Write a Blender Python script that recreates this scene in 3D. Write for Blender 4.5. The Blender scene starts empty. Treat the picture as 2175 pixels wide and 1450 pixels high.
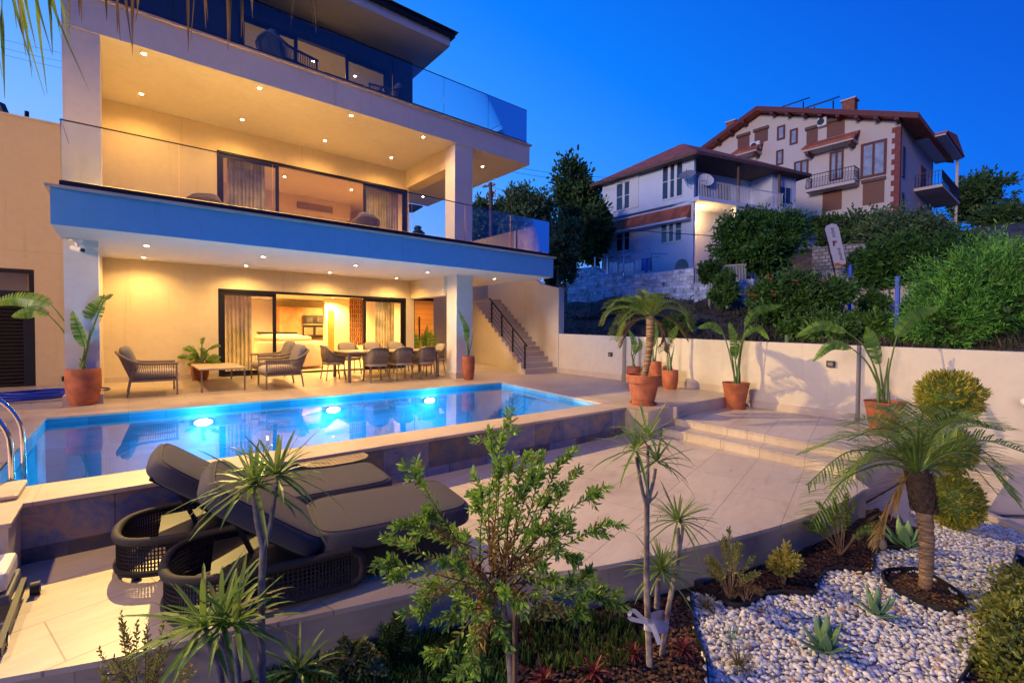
import bpy, math, random
import numpy as np
from mathutils import Vector, Matrix
random.seed(7); RNG = np.random.RandomState(11)
R = math.radians
SC = bpy.context.scene
COL = SC.collection

# ---------------------------------------------------------------- camera
F_PX = 996.05
YAW, PITCH, ROLL = 0.686894, -0.0234607, 0.00658077
CAM = Vector((0, 0, 1.4))
_cy, _sy = math.cos(YAW), math.sin(YAW)
FWD = Vector((_sy*math.cos(PITCH), _cy*math.cos(PITCH), math.sin(PITCH)))
_r = Vector((_cy, -_sy, 0)); _u = _r.cross(FWD)
RGT = _r*math.cos(ROLL) + _u*math.sin(ROLL)
UPV = -_r*math.sin(ROLL) + _u*math.cos(ROLL)
cam_d = bpy.data.cameras.new('camera'); cam = bpy.data.objects.new('camera', cam_d); COL.objects.link(cam)
m = Matrix((RGT, UPV, -FWD)).transposed().to_4x4(); m.translation = CAM
cam.matrix_world = m
cam_d.sensor_width = 36; cam_d.lens = F_PX/2175*36; cam_d.clip_start = .05; cam_d.clip_end = 2000
SC.camera = cam

def ray(px, py): return FWD + RGT*((px-1087.5)/F_PX) - UPV*((py-725)/F_PX)
def G(px, py, z=0.0):                      # point of the ground plane z seen at this place of the photo
    d = ray(px, py); return CAM + d*((z-CAM.z)/d.z)
def AY(px, py, y): d = ray(px, py); return CAM + d*(y/d.y)
def AX(px, py, x): d = ray(px, py); return CAM + d*(x/d.x)
def AD(px, py, D): return CAM + ray(px, py)*D
def PJ(P):
    d = Vector(P)-CAM; k = d.dot(FWD); return (1087.5+F_PX*d.dot(RGT)/k, 725-F_PX*d.dot(UPV)/k, k)

# ---------------------------------------------------------------- materials
MATS = {}
def _new(name):
    mt = bpy.data.materials.new(name); mt.use_nodes = True
    nt = mt.node_tree; b = nt.nodes['Principled BSDF']; return mt, nt, b
def N(nt, t, **kw):
    n = nt.nodes.new(t)
    for k, v in kw.items():
        if k in n.inputs.keys(): n.inputs[k].default_value = v
        else: setattr(n, k, v)
    return n
def ramp(nt, fac, stops):
    n = nt.nodes.new('ShaderNodeValToRGB'); cr = n.color_ramp
    while len(cr.elements) > 1: cr.elements.remove(cr.elements[-1])
    cr.elements[0].position = stops[0][0]; cr.elements[0].color = (*stops[0][1], 1)
    for p, c in stops[1:]:
        e = cr.elements.new(p); e.color = (*c, 1)
    nt.links.new(fac, n.inputs['Fac']); return n.outputs['Color']
def coords(nt, scale=(1, 1, 1), rot=(0, 0, 0)):
    tc = N(nt, 'ShaderNodeTexCoord'); mp = N(nt, 'ShaderNodeMapping')
    mp.inputs['Scale'].default_value = scale; mp.inputs['Rotation'].default_value = rot
    nt.links.new(tc.outputs['Object'], mp.inputs['Vector']); return mp.outputs['Vector']
def noise(nt, vec, scale, detail=4, rough=.55, dist=0):
    n = N(nt, 'ShaderNodeTexNoise', Scale=scale, Detail=detail, Roughness=rough, Distortion=dist)
    nt.links.new(vec, n.inputs['Vector']); return n.outputs['Fac']
def bump(nt, b, h, strength=.2, dist=.01):
    n = N(nt, 'ShaderNodeBump', Strength=strength, Distance=dist)
    nt.links.new(h, n.inputs['Height']); nt.links.new(n.outputs['Normal'], b.inputs['Normal'])
def mul(nt, a, bb, fac=1.0, mode='MULTIPLY'):
    n = N(nt, 'ShaderNodeMix', data_type='RGBA', blend_type=mode)
    n.inputs[0].default_value = fac
    for v, i in ((a, 6), (bb, 7)):
        if isinstance(v, tuple): n.inputs[i].default_value = (*v, 1)
        else: nt.links.new(v, n.inputs[i])
    return n.outputs[2]

def plain(name, col, rough=.6, metal=0, var=.12, scale=6, bmp=.0, bscale=60, spec=.5, coat=0):
    if name in MATS: return MATS[name]
    mt, nt, b = _new(name); v = coords(nt)
    f = noise(nt, v, scale)
    c = ramp(nt, f, [(.3, tuple(x*(1-var) for x in col)), (.7, tuple(min(1, x*(1+var)) for x in col))])
    nt.links.new(c, b.inputs['Base Color']); b.inputs['Roughness'].default_value = rough
    b.inputs['Metallic'].default_value = metal; b.inputs['Specular IOR Level'].default_value = spec
    if coat: b.inputs['Coat Weight'].default_value = coat
    if bmp: bump(nt, b, noise(nt, v, bscale, 3), bmp, .004)
    MATS[name] = mt; return mt

def plaster(name, col):
    mt, nt, b = _new(name); v = coords(nt)
    f = noise(nt, v, .9, 6, .6); f2 = noise(nt, v, 7, 5, .6)
    c = ramp(nt, f, [(.3, tuple(x*.93 for x in col)), (.7, col)])
    c = mul(nt, c, ramp(nt, f2, [(.35, (.95, .95, .95)), (.6, (1, 1, 1))]))
    vs = coords(nt, (5, 5, .35)); c = mul(nt, c, ramp(nt, noise(nt, vs, 1.1, 6, .7), [(.28, (.88, .865, .84)), (.42, (1, 1, 1))]))
    nt.links.new(c, b.inputs['Base Color']); b.inputs['Roughness'].default_value = .85
    b.inputs['Specular IOR Level'].default_value = .25
    bump(nt, b, noise(nt, v, 90, 4), .12, .004); MATS[name] = mt; return mt

def tiles(name, col, tw, th, grout, vein=True, rough=.45, rot=0, mortar=.004, var=.1, axis='XY', cvar=None):
    mt, nt, b = _new(name)
    v = coords(nt, rot=(0, 0, rot) if axis == 'XY' else ((R(90), 0, 0) if axis == 'XZ' else (R(90), 0, R(90))))
    if axis != 'XY':
        tc = N(nt, 'ShaderNodeTexCoord'); sp = N(nt, 'ShaderNodeSeparateXYZ'); cb = N(nt, 'ShaderNodeCombineXYZ')
        nt.links.new(tc.outputs['Object'], sp.inputs[0])
        nt.links.new(sp.outputs['X' if axis == 'XZ' else 'Y'], cb.inputs[0]); nt.links.new(sp.outputs['Z'], cb.inputs[1])
        v = cb.outputs[0]
    br = N(nt, 'ShaderNodeTexBrick', Scale=1.0)
    br.inputs['Brick Width'].default_value = tw; br.inputs['Row Height'].default_value = th
    br.inputs['Mortar Size'].default_value = mortar; br.inputs['Mortar Smooth'].default_value = .2
    br.inputs['Color1'].default_value = (*[x*(1-var) for x in col], 1); br.inputs['Color2'].default_value = (*[x*(1+var) for x in col], 1)
    br.inputs['Mortar'].default_value = (*grout, 1); nt.links.new(v, br.inputs['Vector'])
    c = br.outputs['Color']
    mp = N(nt, 'ShaderNodeMapping'); mp.inputs['Scale'].default_value = (1.2, 5, 1); nt.links.new(v, mp.inputs['Vector'])
    f = noise(nt, mp.outputs[0], 1.6, 9, .68, 1.2)
    if vein:
        c = mul(nt, c, ramp(nt, f, [(.30, (.66, .58, .50)), (.40, (.93, .90, .87)), (.6, (1, 1, 1))]))
        c = mul(nt, c, ramp(nt, noise(nt, v, .55, 7, .65, .3), [(.33, (.80, .78, .76)), (.5, (.97, .96, .95)), (.66, (1.06, 1.05, 1.03))]))
    if cvar:
        f3 = noise(nt, v, 3.2, 8, .7, .6)
        c = mul(nt, c, ramp(nt, f3, cvar), 1.0, 'MULTIPLY')
    nt.links.new(c, b.inputs['Base Color'])
    rr = N(nt, 'ShaderNodeMapRange'); rr.inputs[3].default_value = rough*.8; rr.inputs[4].default_value = min(1, rough*1.25)
    nt.links.new(f, rr.inputs[0]); nt.links.new(rr.outputs[0], b.inputs['Roughness'])
    iv = N(nt, 'ShaderNodeMath', operation='MULTIPLY_ADD'); iv.inputs[1].default_value = -1; iv.inputs[2].default_value = 1
    nt.links.new(br.outputs['Fac'], iv.inputs[0])
    bump(nt, b, iv.outputs[0], .4, .003)
    MATS[name] = mt; return mt

def leafmat(name, c1, c2, trans=.25, rough=.5, c3=None, spec=.4):
    if name in MATS: return MATS[name]
    mt, nt, b = _new(name)
    g = N(nt, 'ShaderNodeNewGeometry')
    stops = [(0, c1), (.75, c2)] if not c3 else [(0, c1), (.7, c2), (.93, c2), (1, c3)]
    c = ramp(nt, g.outputs['Random Per Island'], stops)
    c = mul(nt, c, ramp(nt, noise(nt, coords(nt), 2.2, 3), [(.35, (.65, .7, .65)), (.65, (1.25, 1.2, 1.1))]))
    nt.links.new(c, b.inputs['Base Color']); b.inputs['Roughness'].default_value = rough
    b.inputs['Specular IOR Level'].default_value = spec
    out = nt.nodes['Material Output']
    tr = N(nt, 'ShaderNodeBsdfTranslucent'); nt.links.new(c, tr.inputs['Color'])
    mx = N(nt, 'ShaderNodeMixShader'); mx.inputs[0].default_value = trans
    nt.links.new(b.outputs[0], mx.inputs[1]); nt.links.new(tr.outputs[0], mx.inputs[2])
    nt.links.new(mx.outputs[0], out.inputs['Surface']); MATS[name] = mt; return mt

def glass(name, tint=(.93, .97, 1), refl=1.0, base=.04, ior=1.45, rough=.0):
    mt, nt, b = _new(name); nt.nodes.remove(b); out = nt.nodes['Material Output']
    tr = N(nt, 'ShaderNodeBsdfTransparent', Color=(*tint, 1)); gl = N(nt, 'ShaderNodeBsdfGlossy', Roughness=rough)
    gl.inputs['Color'].default_value = (refl, refl, refl, 1)
    fr = N(nt, 'ShaderNodeFresnel', IOR=ior); mx = N(nt, 'ShaderNodeMixShader')
    nt.links.new(fr.outputs[0], mx.inputs[0]); nt.links.new(tr.outputs[0], mx.inputs[1]); nt.links.new(gl.outputs[0], mx.inputs[2])
    nt.links.new(mx.outputs[0], out.inputs['Surface']); MATS[name] = mt; return mt

def emit(name, col, strength):
    mt, nt, b = _new(name); b.inputs['Base Color'].default_value = (*col, 1)
    b.inputs['Emission Color'].default_value = (*col, 1); b.inputs['Emission Strength'].default_value = strength
    MATS[name] = mt; return mt

# ---------------------------------------------------------------- objects
def tag(o, label=None, cat=None, group=None, kind=None):
    if label: o['label'] = label
    if cat: o['category'] = cat
    if group: o['group'] = group
    if kind: o['kind'] = kind
    return o
def thing(name, loc, label, cat, group=None, rz=0):
    o = bpy.data.objects.new(name, None); o.empty_display_size = .2; COL.objects.link(o)
    o.location = loc; o.rotation_euler = (0, 0, rz); return tag(o, label, cat, group)
def dup(root, loc, label, rz=0, scale=1):
    r = root.copy(); COL.objects.link(r); r.location = loc; r.rotation_euler = (0, 0, rz); r['label'] = label
    r.scale = (scale, scale, scale)
    for ch in root.children:
        c = ch.copy(); COL.objects.link(c); c.parent = r
        for g in ch.children:
            d = g.copy(); COL.objects.link(d); d.parent = c
    return r
def wloc(o):
    p = Vector((0, 0, 0))
    while o is not None: p += o.location; o = o.parent
    return p

class MB:
    def __init__(s): s.v = []; s.f = []; s.n = 0
    def add(s, verts, faces):
        a = np.asarray(verts, dtype=float).reshape(-1, 3)
        s.v.append(a); s.f.extend([tuple(i+s.n for i in f) for f in faces]); s.n += len(a); return s
    def box(s, x0, x1, y0, y1, z0, z1):
        return s.add([(x, y, z) for z in (z0, z1) for y in (y0, y1) for x in (x0, x1)],
                     [(0, 2, 3, 1), (4, 5, 7, 6), (0, 1, 5, 4), (2, 6, 7, 3), (0, 4, 6, 2), (1, 3, 7, 5)])
    def obox(s, c, ax, ay, az, hx, hy, hz):       # oriented box
        c = Vector(c); ax, ay, az = Vector(ax).normalized(), Vector(ay).normalized(), Vector(az).normalized()
        return s.add([c+ax*(hx*i)+ay*(hy*j)+az*(hz*k) for k in (-1, 1) for j in (-1, 1) for i in (-1, 1)],
                     [(0, 2, 3, 1), (4, 5, 7, 6), (0, 1, 5, 4), (2, 6, 7, 3), (0, 4, 6, 2), (1, 3, 7, 5)])
    def bar(s, a, b, w, h=None, up=(0, 0, 1)):      # straight bar of rectangular section
        a, b = Vector(a), Vector(b); d = b-a; up = Vector(up)
        if abs(d.normalized().dot(up)) > .98: up = Vector((0, 1, 0))
        sd = d.cross(up).normalized(); u2 = sd.cross(d).normalized(); h = h or w
        return s.obox((a+b)/2, d, sd, u2, d.length/2, w/2, h/2)
    def prism(s, poly, z0, z1):                     # polygon in xy
        n = len(poly); v = [(p[0], p[1], z0) for p in poly]+[(p[0], p[1], z1) for p in poly]
        area = sum(poly[i][0]*poly[(i+1) % n][1]-poly[(i+1) % n][0]*poly[i][1] for i in range(n))
        idx = list(range(n)) if area > 0 else list(range(n))[::-1]
        f = [tuple(i+n for i in idx), tuple(reversed(idx))]
        for k in range(n):
            a, b = idx[k], idx[(k+1) % n]; f.append((a, b, b+n, a+n))
        return s.add(v, f)
    def extr(s, pts3, off):                         # polygon of 3-D points pushed along off
        n = len(pts3); off = Vector(off); v = [Vector(p) for p in pts3]+[Vector(p)+off for p in pts3]
        f = [tuple(range(n)), tuple(range(2*n-1, n-1, -1))]+[(k, k+n, (k+1) % n+n, (k+1) % n) for k in range(n)]
        return s.add(v, f)
    def tube(s, pts, rad, seg=8, caps=True):
        pts = [Vector(p) for p in pts]; n = len(pts)
        if not hasattr(rad, '__len__'): rad = [rad]*n
        V = []; F = []; up = None
        for i, p in enumerate(pts):
            t = (pts[min(i+1, n-1)]-pts[max(i-1, 0)]).normalized()
            if up is None:
                up = Vector((0, 0, 1)) if abs(t.z) < .9 else Vector((1, 0, 0))
            sd = t.cross(up).normalized(); up = sd.cross(t).normalized()
            for k in range(seg):
                a = 2*math.pi*k/seg; V.append(p+(sd*math.cos(a)+up*math.sin(a))*rad[i])
        for i in range(n-1):
            for k in range(seg):
                k2 = (k+1) % seg; F.append((i*seg+k, i*seg+k2, (i+1)*seg+k2, (i+1)*seg+k))
        if caps: F.append(tuple(reversed(range(seg)))); F.append(tuple(range((n-1)*seg, n*seg)))
        return s.add(V, F)
    def lathe(s, prof, seg=32, c=(0, 0, 0), sx=1, sy=1):
        V = []; F = []; n = len(prof)
        for r, z in prof:
            for k in range(seg):
                a = 2*math.pi*k/seg; V.append((c[0]+r*math.cos(a)*sx, c[1]+r*math.sin(a)*sy, c[2]+z))
        for i in range(n-1):
            for k in range(seg):
                k2 = (k+1) % seg; F.append((i*seg+k, i*seg+k2, (i+1)*seg+k2, (i+1)*seg+k))
        F.append(tuple(reversed(range(seg)))); F.append(tuple(range((n-1)*seg, n*seg)))
        return s.add(V, F)
    def ball(s, c, r, seg=12, rings=8, sq=1, jit=0):
        V = [(c[0], c[1], c[2]-r[2] if hasattr(r, '__len__') else c[2]-r)]; F = []
        rx, ry, rz = r if hasattr(r, '__len__') else (r, r, r)
        V = [(c[0], c[1], c[2]-rz)]
        pw = lambda v: math.copysign(abs(v)**sq, v)
        for i in range(1, rings):
            th = -math.pi/2+math.pi*i/rings
            for k in range(seg):
                ph = 2*math.pi*k/seg; j = 1+random.uniform(-jit, jit)
                V.append((c[0]+rx*j*pw(math.cos(th))*pw(math.cos(ph)), c[1]+ry*j*pw(math.cos(th))*pw(math.sin(ph)), c[2]+rz*j*pw(math.sin(th))))
        V.append((c[0], c[1], c[2]+rz)); T = len(V)-1
        for k in range(seg):
            F.append((0, 1+(k+1) % seg, 1+k)); F.append((T, T-seg+k, T-seg+(k+1) % seg))
        for i in range(rings-2):
            for k in range(seg):
                a = 1+i*seg+k; b = 1+i*seg+(k+1) % seg; F.append((a, b, b+seg, a+seg))
        return s.add(V, F)
    def strap(s, pts, wid, side, fold=.25, up=(0, 0, 1)):
        """long leaf: three vertices across, along pts; side = sideways vector (or None)"""
        pts = [Vector(p) for p in pts]; n = len(pts); V = []; F = []
        for i, p in enumerate(pts):
            t = (pts[min(i+1, n-1)]-pts[max(i-1, 0)])
            t = t.normalized() if t.length > 1e-9 else Vector((0, 0, 1))
            sd = Vector(side) if side is not None else t.cross(Vector(up))
            if sd.length < 1e-4: sd = Vector((1, 0, 0))
            sd = (sd-t*sd.dot(t)); sd = sd.normalized() if sd.length > 1e-6 else Vector((1, 0, 0))
            nn = sd.cross(t); w = wid[i] if hasattr(wid, '__len__') else wid
            V += [p-sd*w+nn*(fold*w), p, p+sd*w+nn*(fold*w)]
        for i in range(n-1):
            a = 3*i; F += [(a, a+1, a+4, a+3), (a+1, a+2, a+5, a+4)]
        return s.add(V, F)
    def leaves(s, P, D, L, W, rng=RNG, fold=.2, jit=.5):
        """many small leaves at P (n,3), pointing along D (n,3)"""
        P = np.asarray(P, float); n = len(P); D = np.asarray(D, float)
        D = D/np.maximum(np.linalg.norm(D, axis=1, keepdims=True), 1e-6)
        rnd = rng.normal(size=(n, 3)); S = np.cross(D, rnd); S /= np.maximum(np.linalg.norm(S, axis=1, keepdims=True), 1e-6)
        Nn = np.cross(S, D)
        l = (np.asarray(L)*np.ones(n)*(1+jit*(rng.rand(n)-.5)))[:, None]; w = (np.asarray(W)*np.ones(n)*(1+jit*(rng.rand(n)-.5)))[:, None]
        V = np.stack([P, P+D*l*.35-S*w*.5+Nn*w*fold, P+D*l*.75-S*w*.38+Nn*w*fold, P+D*l, P+D*l*.75+S*w*.38+Nn*w*fold, P+D*l*.35+S*w*.5+Nn*w*fold], axis=1).reshape(-1, 3)
        base = s.n
        s.v.append(V); s.n += len(V)
        for i in range(n):
            a = base+6*i; s.f.append((a, a+1, a+2, a+3)); s.f.append((a, a+3, a+4, a+5))
        return s
    def build(s, name, mat, parent=None, world=False, smooth=None, bevel=0, at=None):
        V = np.concatenate(s.v) if s.v else np.zeros((0, 3))
        loc = Vector((0, 0, 0))
        if world and parent is not None: V = V-np.array(wloc(parent))
        if at is not None: loc = Vector(at); V = V-np.array(loc)
        me = bpy.data.meshes.new(name); me.from_pydata(V.tolist(), [], s.f); me.update()
        o = bpy.data.objects.new(name, me); COL.objects.link(o); o.location = loc
        if mat: me.materials.append(mat)
        if smooth is not None:
            me.polygons.foreach_set('use_smooth', [True]*len(me.polygons))
            if smooth < 179: me.set_sharp_from_angle(angle=R(smooth))
        if bevel:
            b = o.modifiers.new('bevel', 'BEVEL'); b.width = bevel; b.segments = 2; b.limit_method = 'ANGLE'; b.angle_limit = R(40)
        if parent is not None: o.parent = parent
        return o

def bez(a, b, c, d, n=10):
    a, b, c, d = map(Vector, (a, b, c, d)); return [a*(1-t)**3+b*3*t*(1-t)**2+c*3*t*t*(1-t)+d*t**3 for t in [i/(n-1) for i in range(n)]]
def spline(P, n=12):                                   # Catmull-Rom through points
    P = [Vector(p) for p in P]
    if len(P) == 2: return [P[0].lerp(P[1], i/(n-1)) for i in range(n)]
    Q = [P[0]*2-P[1]]+P+[P[-1]*2-P[-2]]; out = []; segs = len(P)-1
    for i in range(n):
        u = i/(n-1)*segs; k = min(int(u), segs-1); t = u-k; a, b, c, d = Q[k:k+4]
        out.append(.5*((2*b)+(c-a)*t+(2*a-5*b+4*c-d)*t*t+(3*b-a-3*c+d)*t**3))
    return out
def crown(mb, c, rad, clumps, per, size, aspect=.5, rng=None, shell=.6, spread=.28, droop=0.0, up=.2):
    """leaves in clumps through an ellipsoid volume"""
    rng = rng or RNG; rad = np.array(rad if hasattr(rad, '__len__') else (rad,)*3, float)
    d = rng.normal(size=(clumps, 3)); d /= np.linalg.norm(d, axis=1, keepdims=True)
    rr = shell+(1-shell)*rng.rand(clumps, 1); rr *= (.82+.3*rng.rand(clumps, 1))
    cc = d*rr*rad
    P = np.repeat(cc, per, axis=0)+rng.normal(size=(clumps*per, 3))*spread*rad.mean()*(.5+rng.rand(clumps*per, 1))
    D = P/rad+rng.normal(size=P.shape)*.8+np.array([0, 0, up-droop])
    return mb.leaves(P+np.array(c), D, size, size*aspect, rng)
# ---------------------------------------------------------------- shared materials
TRAV = tiles('travertine', (.54, .46, .36), .9, .45, (.28, .23, .18), rough=.38, var=.07, mortar=.005)
TRAV2 = tiles('travertine_terrace', (.62, .54, .43), 1.2, .6, (.36, .31, .25), rough=.38, rot=R(-14), var=.06, mortar=.005)
TRAVV = plain('travertine_riser', (.56, .47, .38), .5, var=.1, scale=3)
COPE = tiles('coping_stone', (.58, .47, .36), 1.2, 3.0, (.42, .34, .27), rough=.4, var=.04)
PLAST = plaster('cream_render', (.66, .60, .50)); WHITE = plaster('white_render', (.72, .70, .66))
SLATE = tiles('slate_cladding', (.14, .15, .19), .62, .38, (.10, .10, .11), vein=False, rough=.3, axis='XZ', mortar=.006, var=.55,
              cvar=[(.30, (.35, .42, .7)), (.43, (.9, 1.0, 1.25)), (.52, (1.3, 1.2, 1.2)), (.60, (2.4, 1.5, .8)), (.72, (1.2, 1.0, 1.0))])
DARKM = plain('anthracite_metal', (.028, .027, .03), .4, .6, var=.05); BLACK = plain('black_channel', (.012, .011, .014), .45, var=.1)
TERRA = plain('terracotta', (.40, .12, .05), .8, var=.34, scale=5, bmp=.15, bscale=40)
SOIL = plain('soil', (.035, .022, .015), .95, var=.5, scale=14, bmp=.9, bscale=30)
STEEL = plain('polished_steel', (.75, .76, .78), .12, 1.0, var=.02)
GLASSM = glass('clear_glass', (.90, .94, .97)); WATER = None
TRUNKG = plain('grey_bark', (.34, .27, .21), .9, var=.35, scale=25, bmp=.6, bscale=60)
WOODS = plain('timber', (.24, .15, .075), .7, var=.25, scale=12)

def sheet(name, polys, mat, parent=None, thick=0):
    mb = MB()
    for p in polys:
        p = [Vector((q[0], q[1], q[2] if len(q) > 2 else 0)) for q in p]
        mb.add(p, [tuple(range(len(p)))])
    o = mb.build(name, mat, parent)
    bm = o.data
    for poly in bm.polygons:
        if poly.normal.z < 0: poly.flip()
    return o

def fz(y): return 0 if y < 11.6 else (.15*(y-11.6)/2.5 if y < 14.1 else .15)
def DF(px, py):                       # point of the sloping dining floor seen at a pixel
    P = G(px, py, 0)
    for _ in range(8): P = G(px, py, fz(P.y))
    return P

# ---------------------------------------------------------------- ground and terraces
PFL, PFR, PNR, PNL = (-1.0, 10.17), (7.8, 9.95), (7.09, 5.85), (-.98, 5.84)
o = sheet('terrace_floor', [
    [(-9, 5.84), PNL, PFL, (-9, 10.17)],
    [(-9, 10.17), PFL, PFR, (12.0, 9.95), (12.0, 11.6), (-9, 11.6)],
    [PNR, (11.4, 5.85), (12.0, 9.95), PFR],
    [(-9, 5.343), (7.08, 5.343), PNR, PNL, (-9, 5.84)],
    [(7.08, 4.87), (11.3, 4.87), (11.4, 5.85), PNR, (7.08, 5.343)],
    [(-9, 11.6, 0), (12.0, 11.6, 0), (12.4, 14.1, .15), (-9, 14.1, .15)],
    [(-9, 14.1, .15), (12.4, 14.1, .15), (13.5, 23, .15), (-9, 23, .15)]], TRAV); tag(o, kind='structure')
edge_px = [(-700, 1600), (-300, 1500), (0, 1440), (233, 1398), (430, 1352), (630, 1312), (880, 1258), (1000, 1230), (1250, 1205), (1450, 1165), (1600, 1130), (1700, 1100), (1800, 1060), (1840, 1035)]
CURVE = spline([G(x, y, -.5) for x, y in edge_px], 60)
CURVE[-1].y = 1.62
poly = [(p.x, p.y) for p in CURVE]+[(7.33, 1.84), (7.57, 4.9), (7.57, 5.36), (-9, 5.36)]
poly = [(-9, poly[0][1]-.2)]+[p for p in poly if p[0] > -8.9]+[(-9, 5.36)]
mb = MB(); mb.prism(poly, -.535, -.5); o = mb.build('lower_terrace', TRAV2); tag(o, kind='structure')
mb = MB()                                                    # steps between the terraces
mb.prism([(7.55, 4.868), (7.31, 1.86), (7.80, 1.86), (8.06, 4.868)], -.52, -.375)
mb.prism([(7.98, 4.868), (7.745, 1.85), (11.0, 1.62), (11.2, 4.868)], -.52, -.25)
mb.prism([(7.535, 4.867), (7.295, 1.85), (7.80, 1.851), (8.06, 4.867)], -.3749, -.36)
mb.prism([(7.965, 4.867), (7.73, 1.84), (11.0, 1.61), (11.2, 4.867)], -.2499, -.235)
o = mb.build('steps', TRAV2, bevel=.004); tag(o, kind='structure')
mb = MB(); mb.box(7.10, 11.2, 4.872, 5.0, -.5, -.004); mb.box(7.10, 7.42, 4.83, 4.871, -.5, -.004)
mb.box(7.93, 8.0, 4.80, 4.871, -.24, -.005)
o = mb.build('terrace_riser', TRAVV); tag(o, kind='structure')
mb = MB(); mb.box(7.085, 7.12, 4.84, 5.343, -.5, -.006); o = mb.build('terrace_riser', tiles('slate_side', (.30, .27, .22), .3, .5, (.1, .1, .1), vein=True, axis='YZ')); tag(o, kind='structure')
# utility cover set in the landing
P = [G(*p, -.231) for p in [(1408+62, 886), (1500, 881), (1570, 882), (1532, 893)]]
# planting bed soil
o = sheet('planting_bed', [[(-12, -9, -.88), (16, -9, -.88), (14, 1.9, -.88), (7.4, 2.2, -.88), (-12, 6, -.88)]], SOIL); tag(o, kind='structure')

rw = thing('retaining_wall', (2.5, 2.8, -.9), 'low curved stone retaining wall under the edge of the lounger terrace', 'wall')
mb = MB()
inner = [p+Vector((0, .03, 0)) for p in CURVE]
V = []; F = []
for i, p in enumerate(CURVE):
    V += [(p.x, p.y+.035, -.95), (p.x, p.y+.035, -.536)]
for i in range(len(CURVE)-1): F.append((2*i, 2*i+2, 2*i+3, 2*i+1))
mb.add(V, F); mb.build('wall_face', tiles('retaining_stone', (.45, .39, .33), 1.1, .6, (.33, .28, .24), rough=.5, axis='XZ', var=.05), rw, world=True)
mb = MB(); mb.extr([(7.31, 1.845, -.95), (11.0, 1.615, -.95), (11.0, 1.615, -.252), (7.745, 1.845, -.252), (7.74, 1.845, -.377), (7.31, 1.845, -.377)], (0, .02, 0))
mb.build('stair_side_face', TRAVV, rw, world=True)

# big ground
def hill(x, y):
    xs = [-200, 9, 11.5, 13.5, 16, 19.9, 21.5, 25, 30, 36, 42, 60, 120, 400]
    zs = [-1.2, -1.2, .55, .8, 1.5, 2.7, 3.3, 4.6, 5.6, 6.6, 8.0, 11, 13, 14]
    d = x-(9.6+.13*(y+4.5)+.3)
    if y < 18 and x < 18: z = float(np.interp(d, [-1, .12, .5, 2.5, 5.0, 10], [-1.2, -1.2, .55, .8, 1.5, 2.9])) if d < 5 else float(np.interp(x, xs, zs))
    else: z = float(np.interp(x, xs, zs))
    if x > 14:                                               # the ground dips towards the right of the white house
        k = min(1, max(0, (.50-y/x)/.13)); k = k*k*(3-2*k)
        z += k*(min(z, float(np.interp(x, [11, 14, 20, 26, 33, 37.5, 41, 60], [.5, .85, 1.8, 2.6, 3.8, 7.6, 9.0, 11])))-z)
    if d > 1 and x > 12: z += .10*math.sin(x*1.3+y*.7)+.08*math.sin(y*1.9+1)+.05*math.sin(3.1*x-2.3*y)
    if y > 30: z = z*.8
    if x > 11.5: z -= max(0, (2-y))*.04
    return z
gx = list(np.linspace(-60, 8, 12))+list(np.linspace(9, 14, 40))+list(np.linspace(14.2, 45, 80))+list(np.linspace(50, 400, 16)); gy = list(np.linspace(-150, -10, 10))+list(np.linspace(-8, 36, 90))+list(np.linspace(45, 300, 14))
V = [(x, y, hill(x, y)) for y in gy for x in gx]; nx = len(gx)
F = [(j*nx+i, j*nx+i+1, (j+1)*nx+i+1, (j+1)*nx+i) for j in range(len(gy)-1) for i in range(nx-1)]
mt, nt, b = _new('dry_hillside'); v = coords(nt)
c = ramp(nt, noise(nt, v, 1.4, 10, .75, .4), [(.3, (.03, .024, .018)), (.47, (.10, .075, .055)), (.6, (.17, .13, .10)), (.74, (.045, .055, .022))])
nt.links.new(c, b.inputs['Base Color']); b.inputs['Roughness'].default_value = .95; bump(nt, b, noise(nt, v, 9, 8, .7), .9, .06)
o = MB().add(V, F).build('hillside', mt, smooth=180); tag(o, kind='structure')
# right hand side path beyond the bed
o = sheet('side_path', [[(5.2, -7, -.8765), (12, -7, -.8765), (11.0, 1.6, -.8765), (7.4, 1.8, -.8765), (6.2, .3, -.8765)]], TRAV2); tag(o, kind='structure')

kb = thing('stone_kerb', G(2130, 1118, -.86), 'low pale stone kerb along the far edge of the white pebbles', 'kerb')
mb = MB(); K = [G(x, y, -.86) for x, y in ((1990, 1080), (2087, 1098), (2182, 1136), (2300, 1180))]
for a, b_ in zip(K[:-1], K[1:]): mb.bar(a+Vector((0, 0, .02)), b_+Vector((0, 0, .02)), .10, .12)
mb.build('kerb_stone', TRAVV, kb, world=True, bevel=.008)
A = G(2112, 1104, -.86)+Vector((.12, .1, 0)); rm = thing('stone_ramp', A, 'sloping stone ramp block between the kerb and the garden wall at right', 'ramp')
MB().extr([A, A+RGT*1.6, A+RGT*1.6+Vector((0, 0, .48)), A+RGT*.30+Vector((0, 0, .48))], Vector((FWD.x, FWD.y, 0))*.55).build('ramp_body', TRAVV, rm, world=True, bevel=.01)
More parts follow.
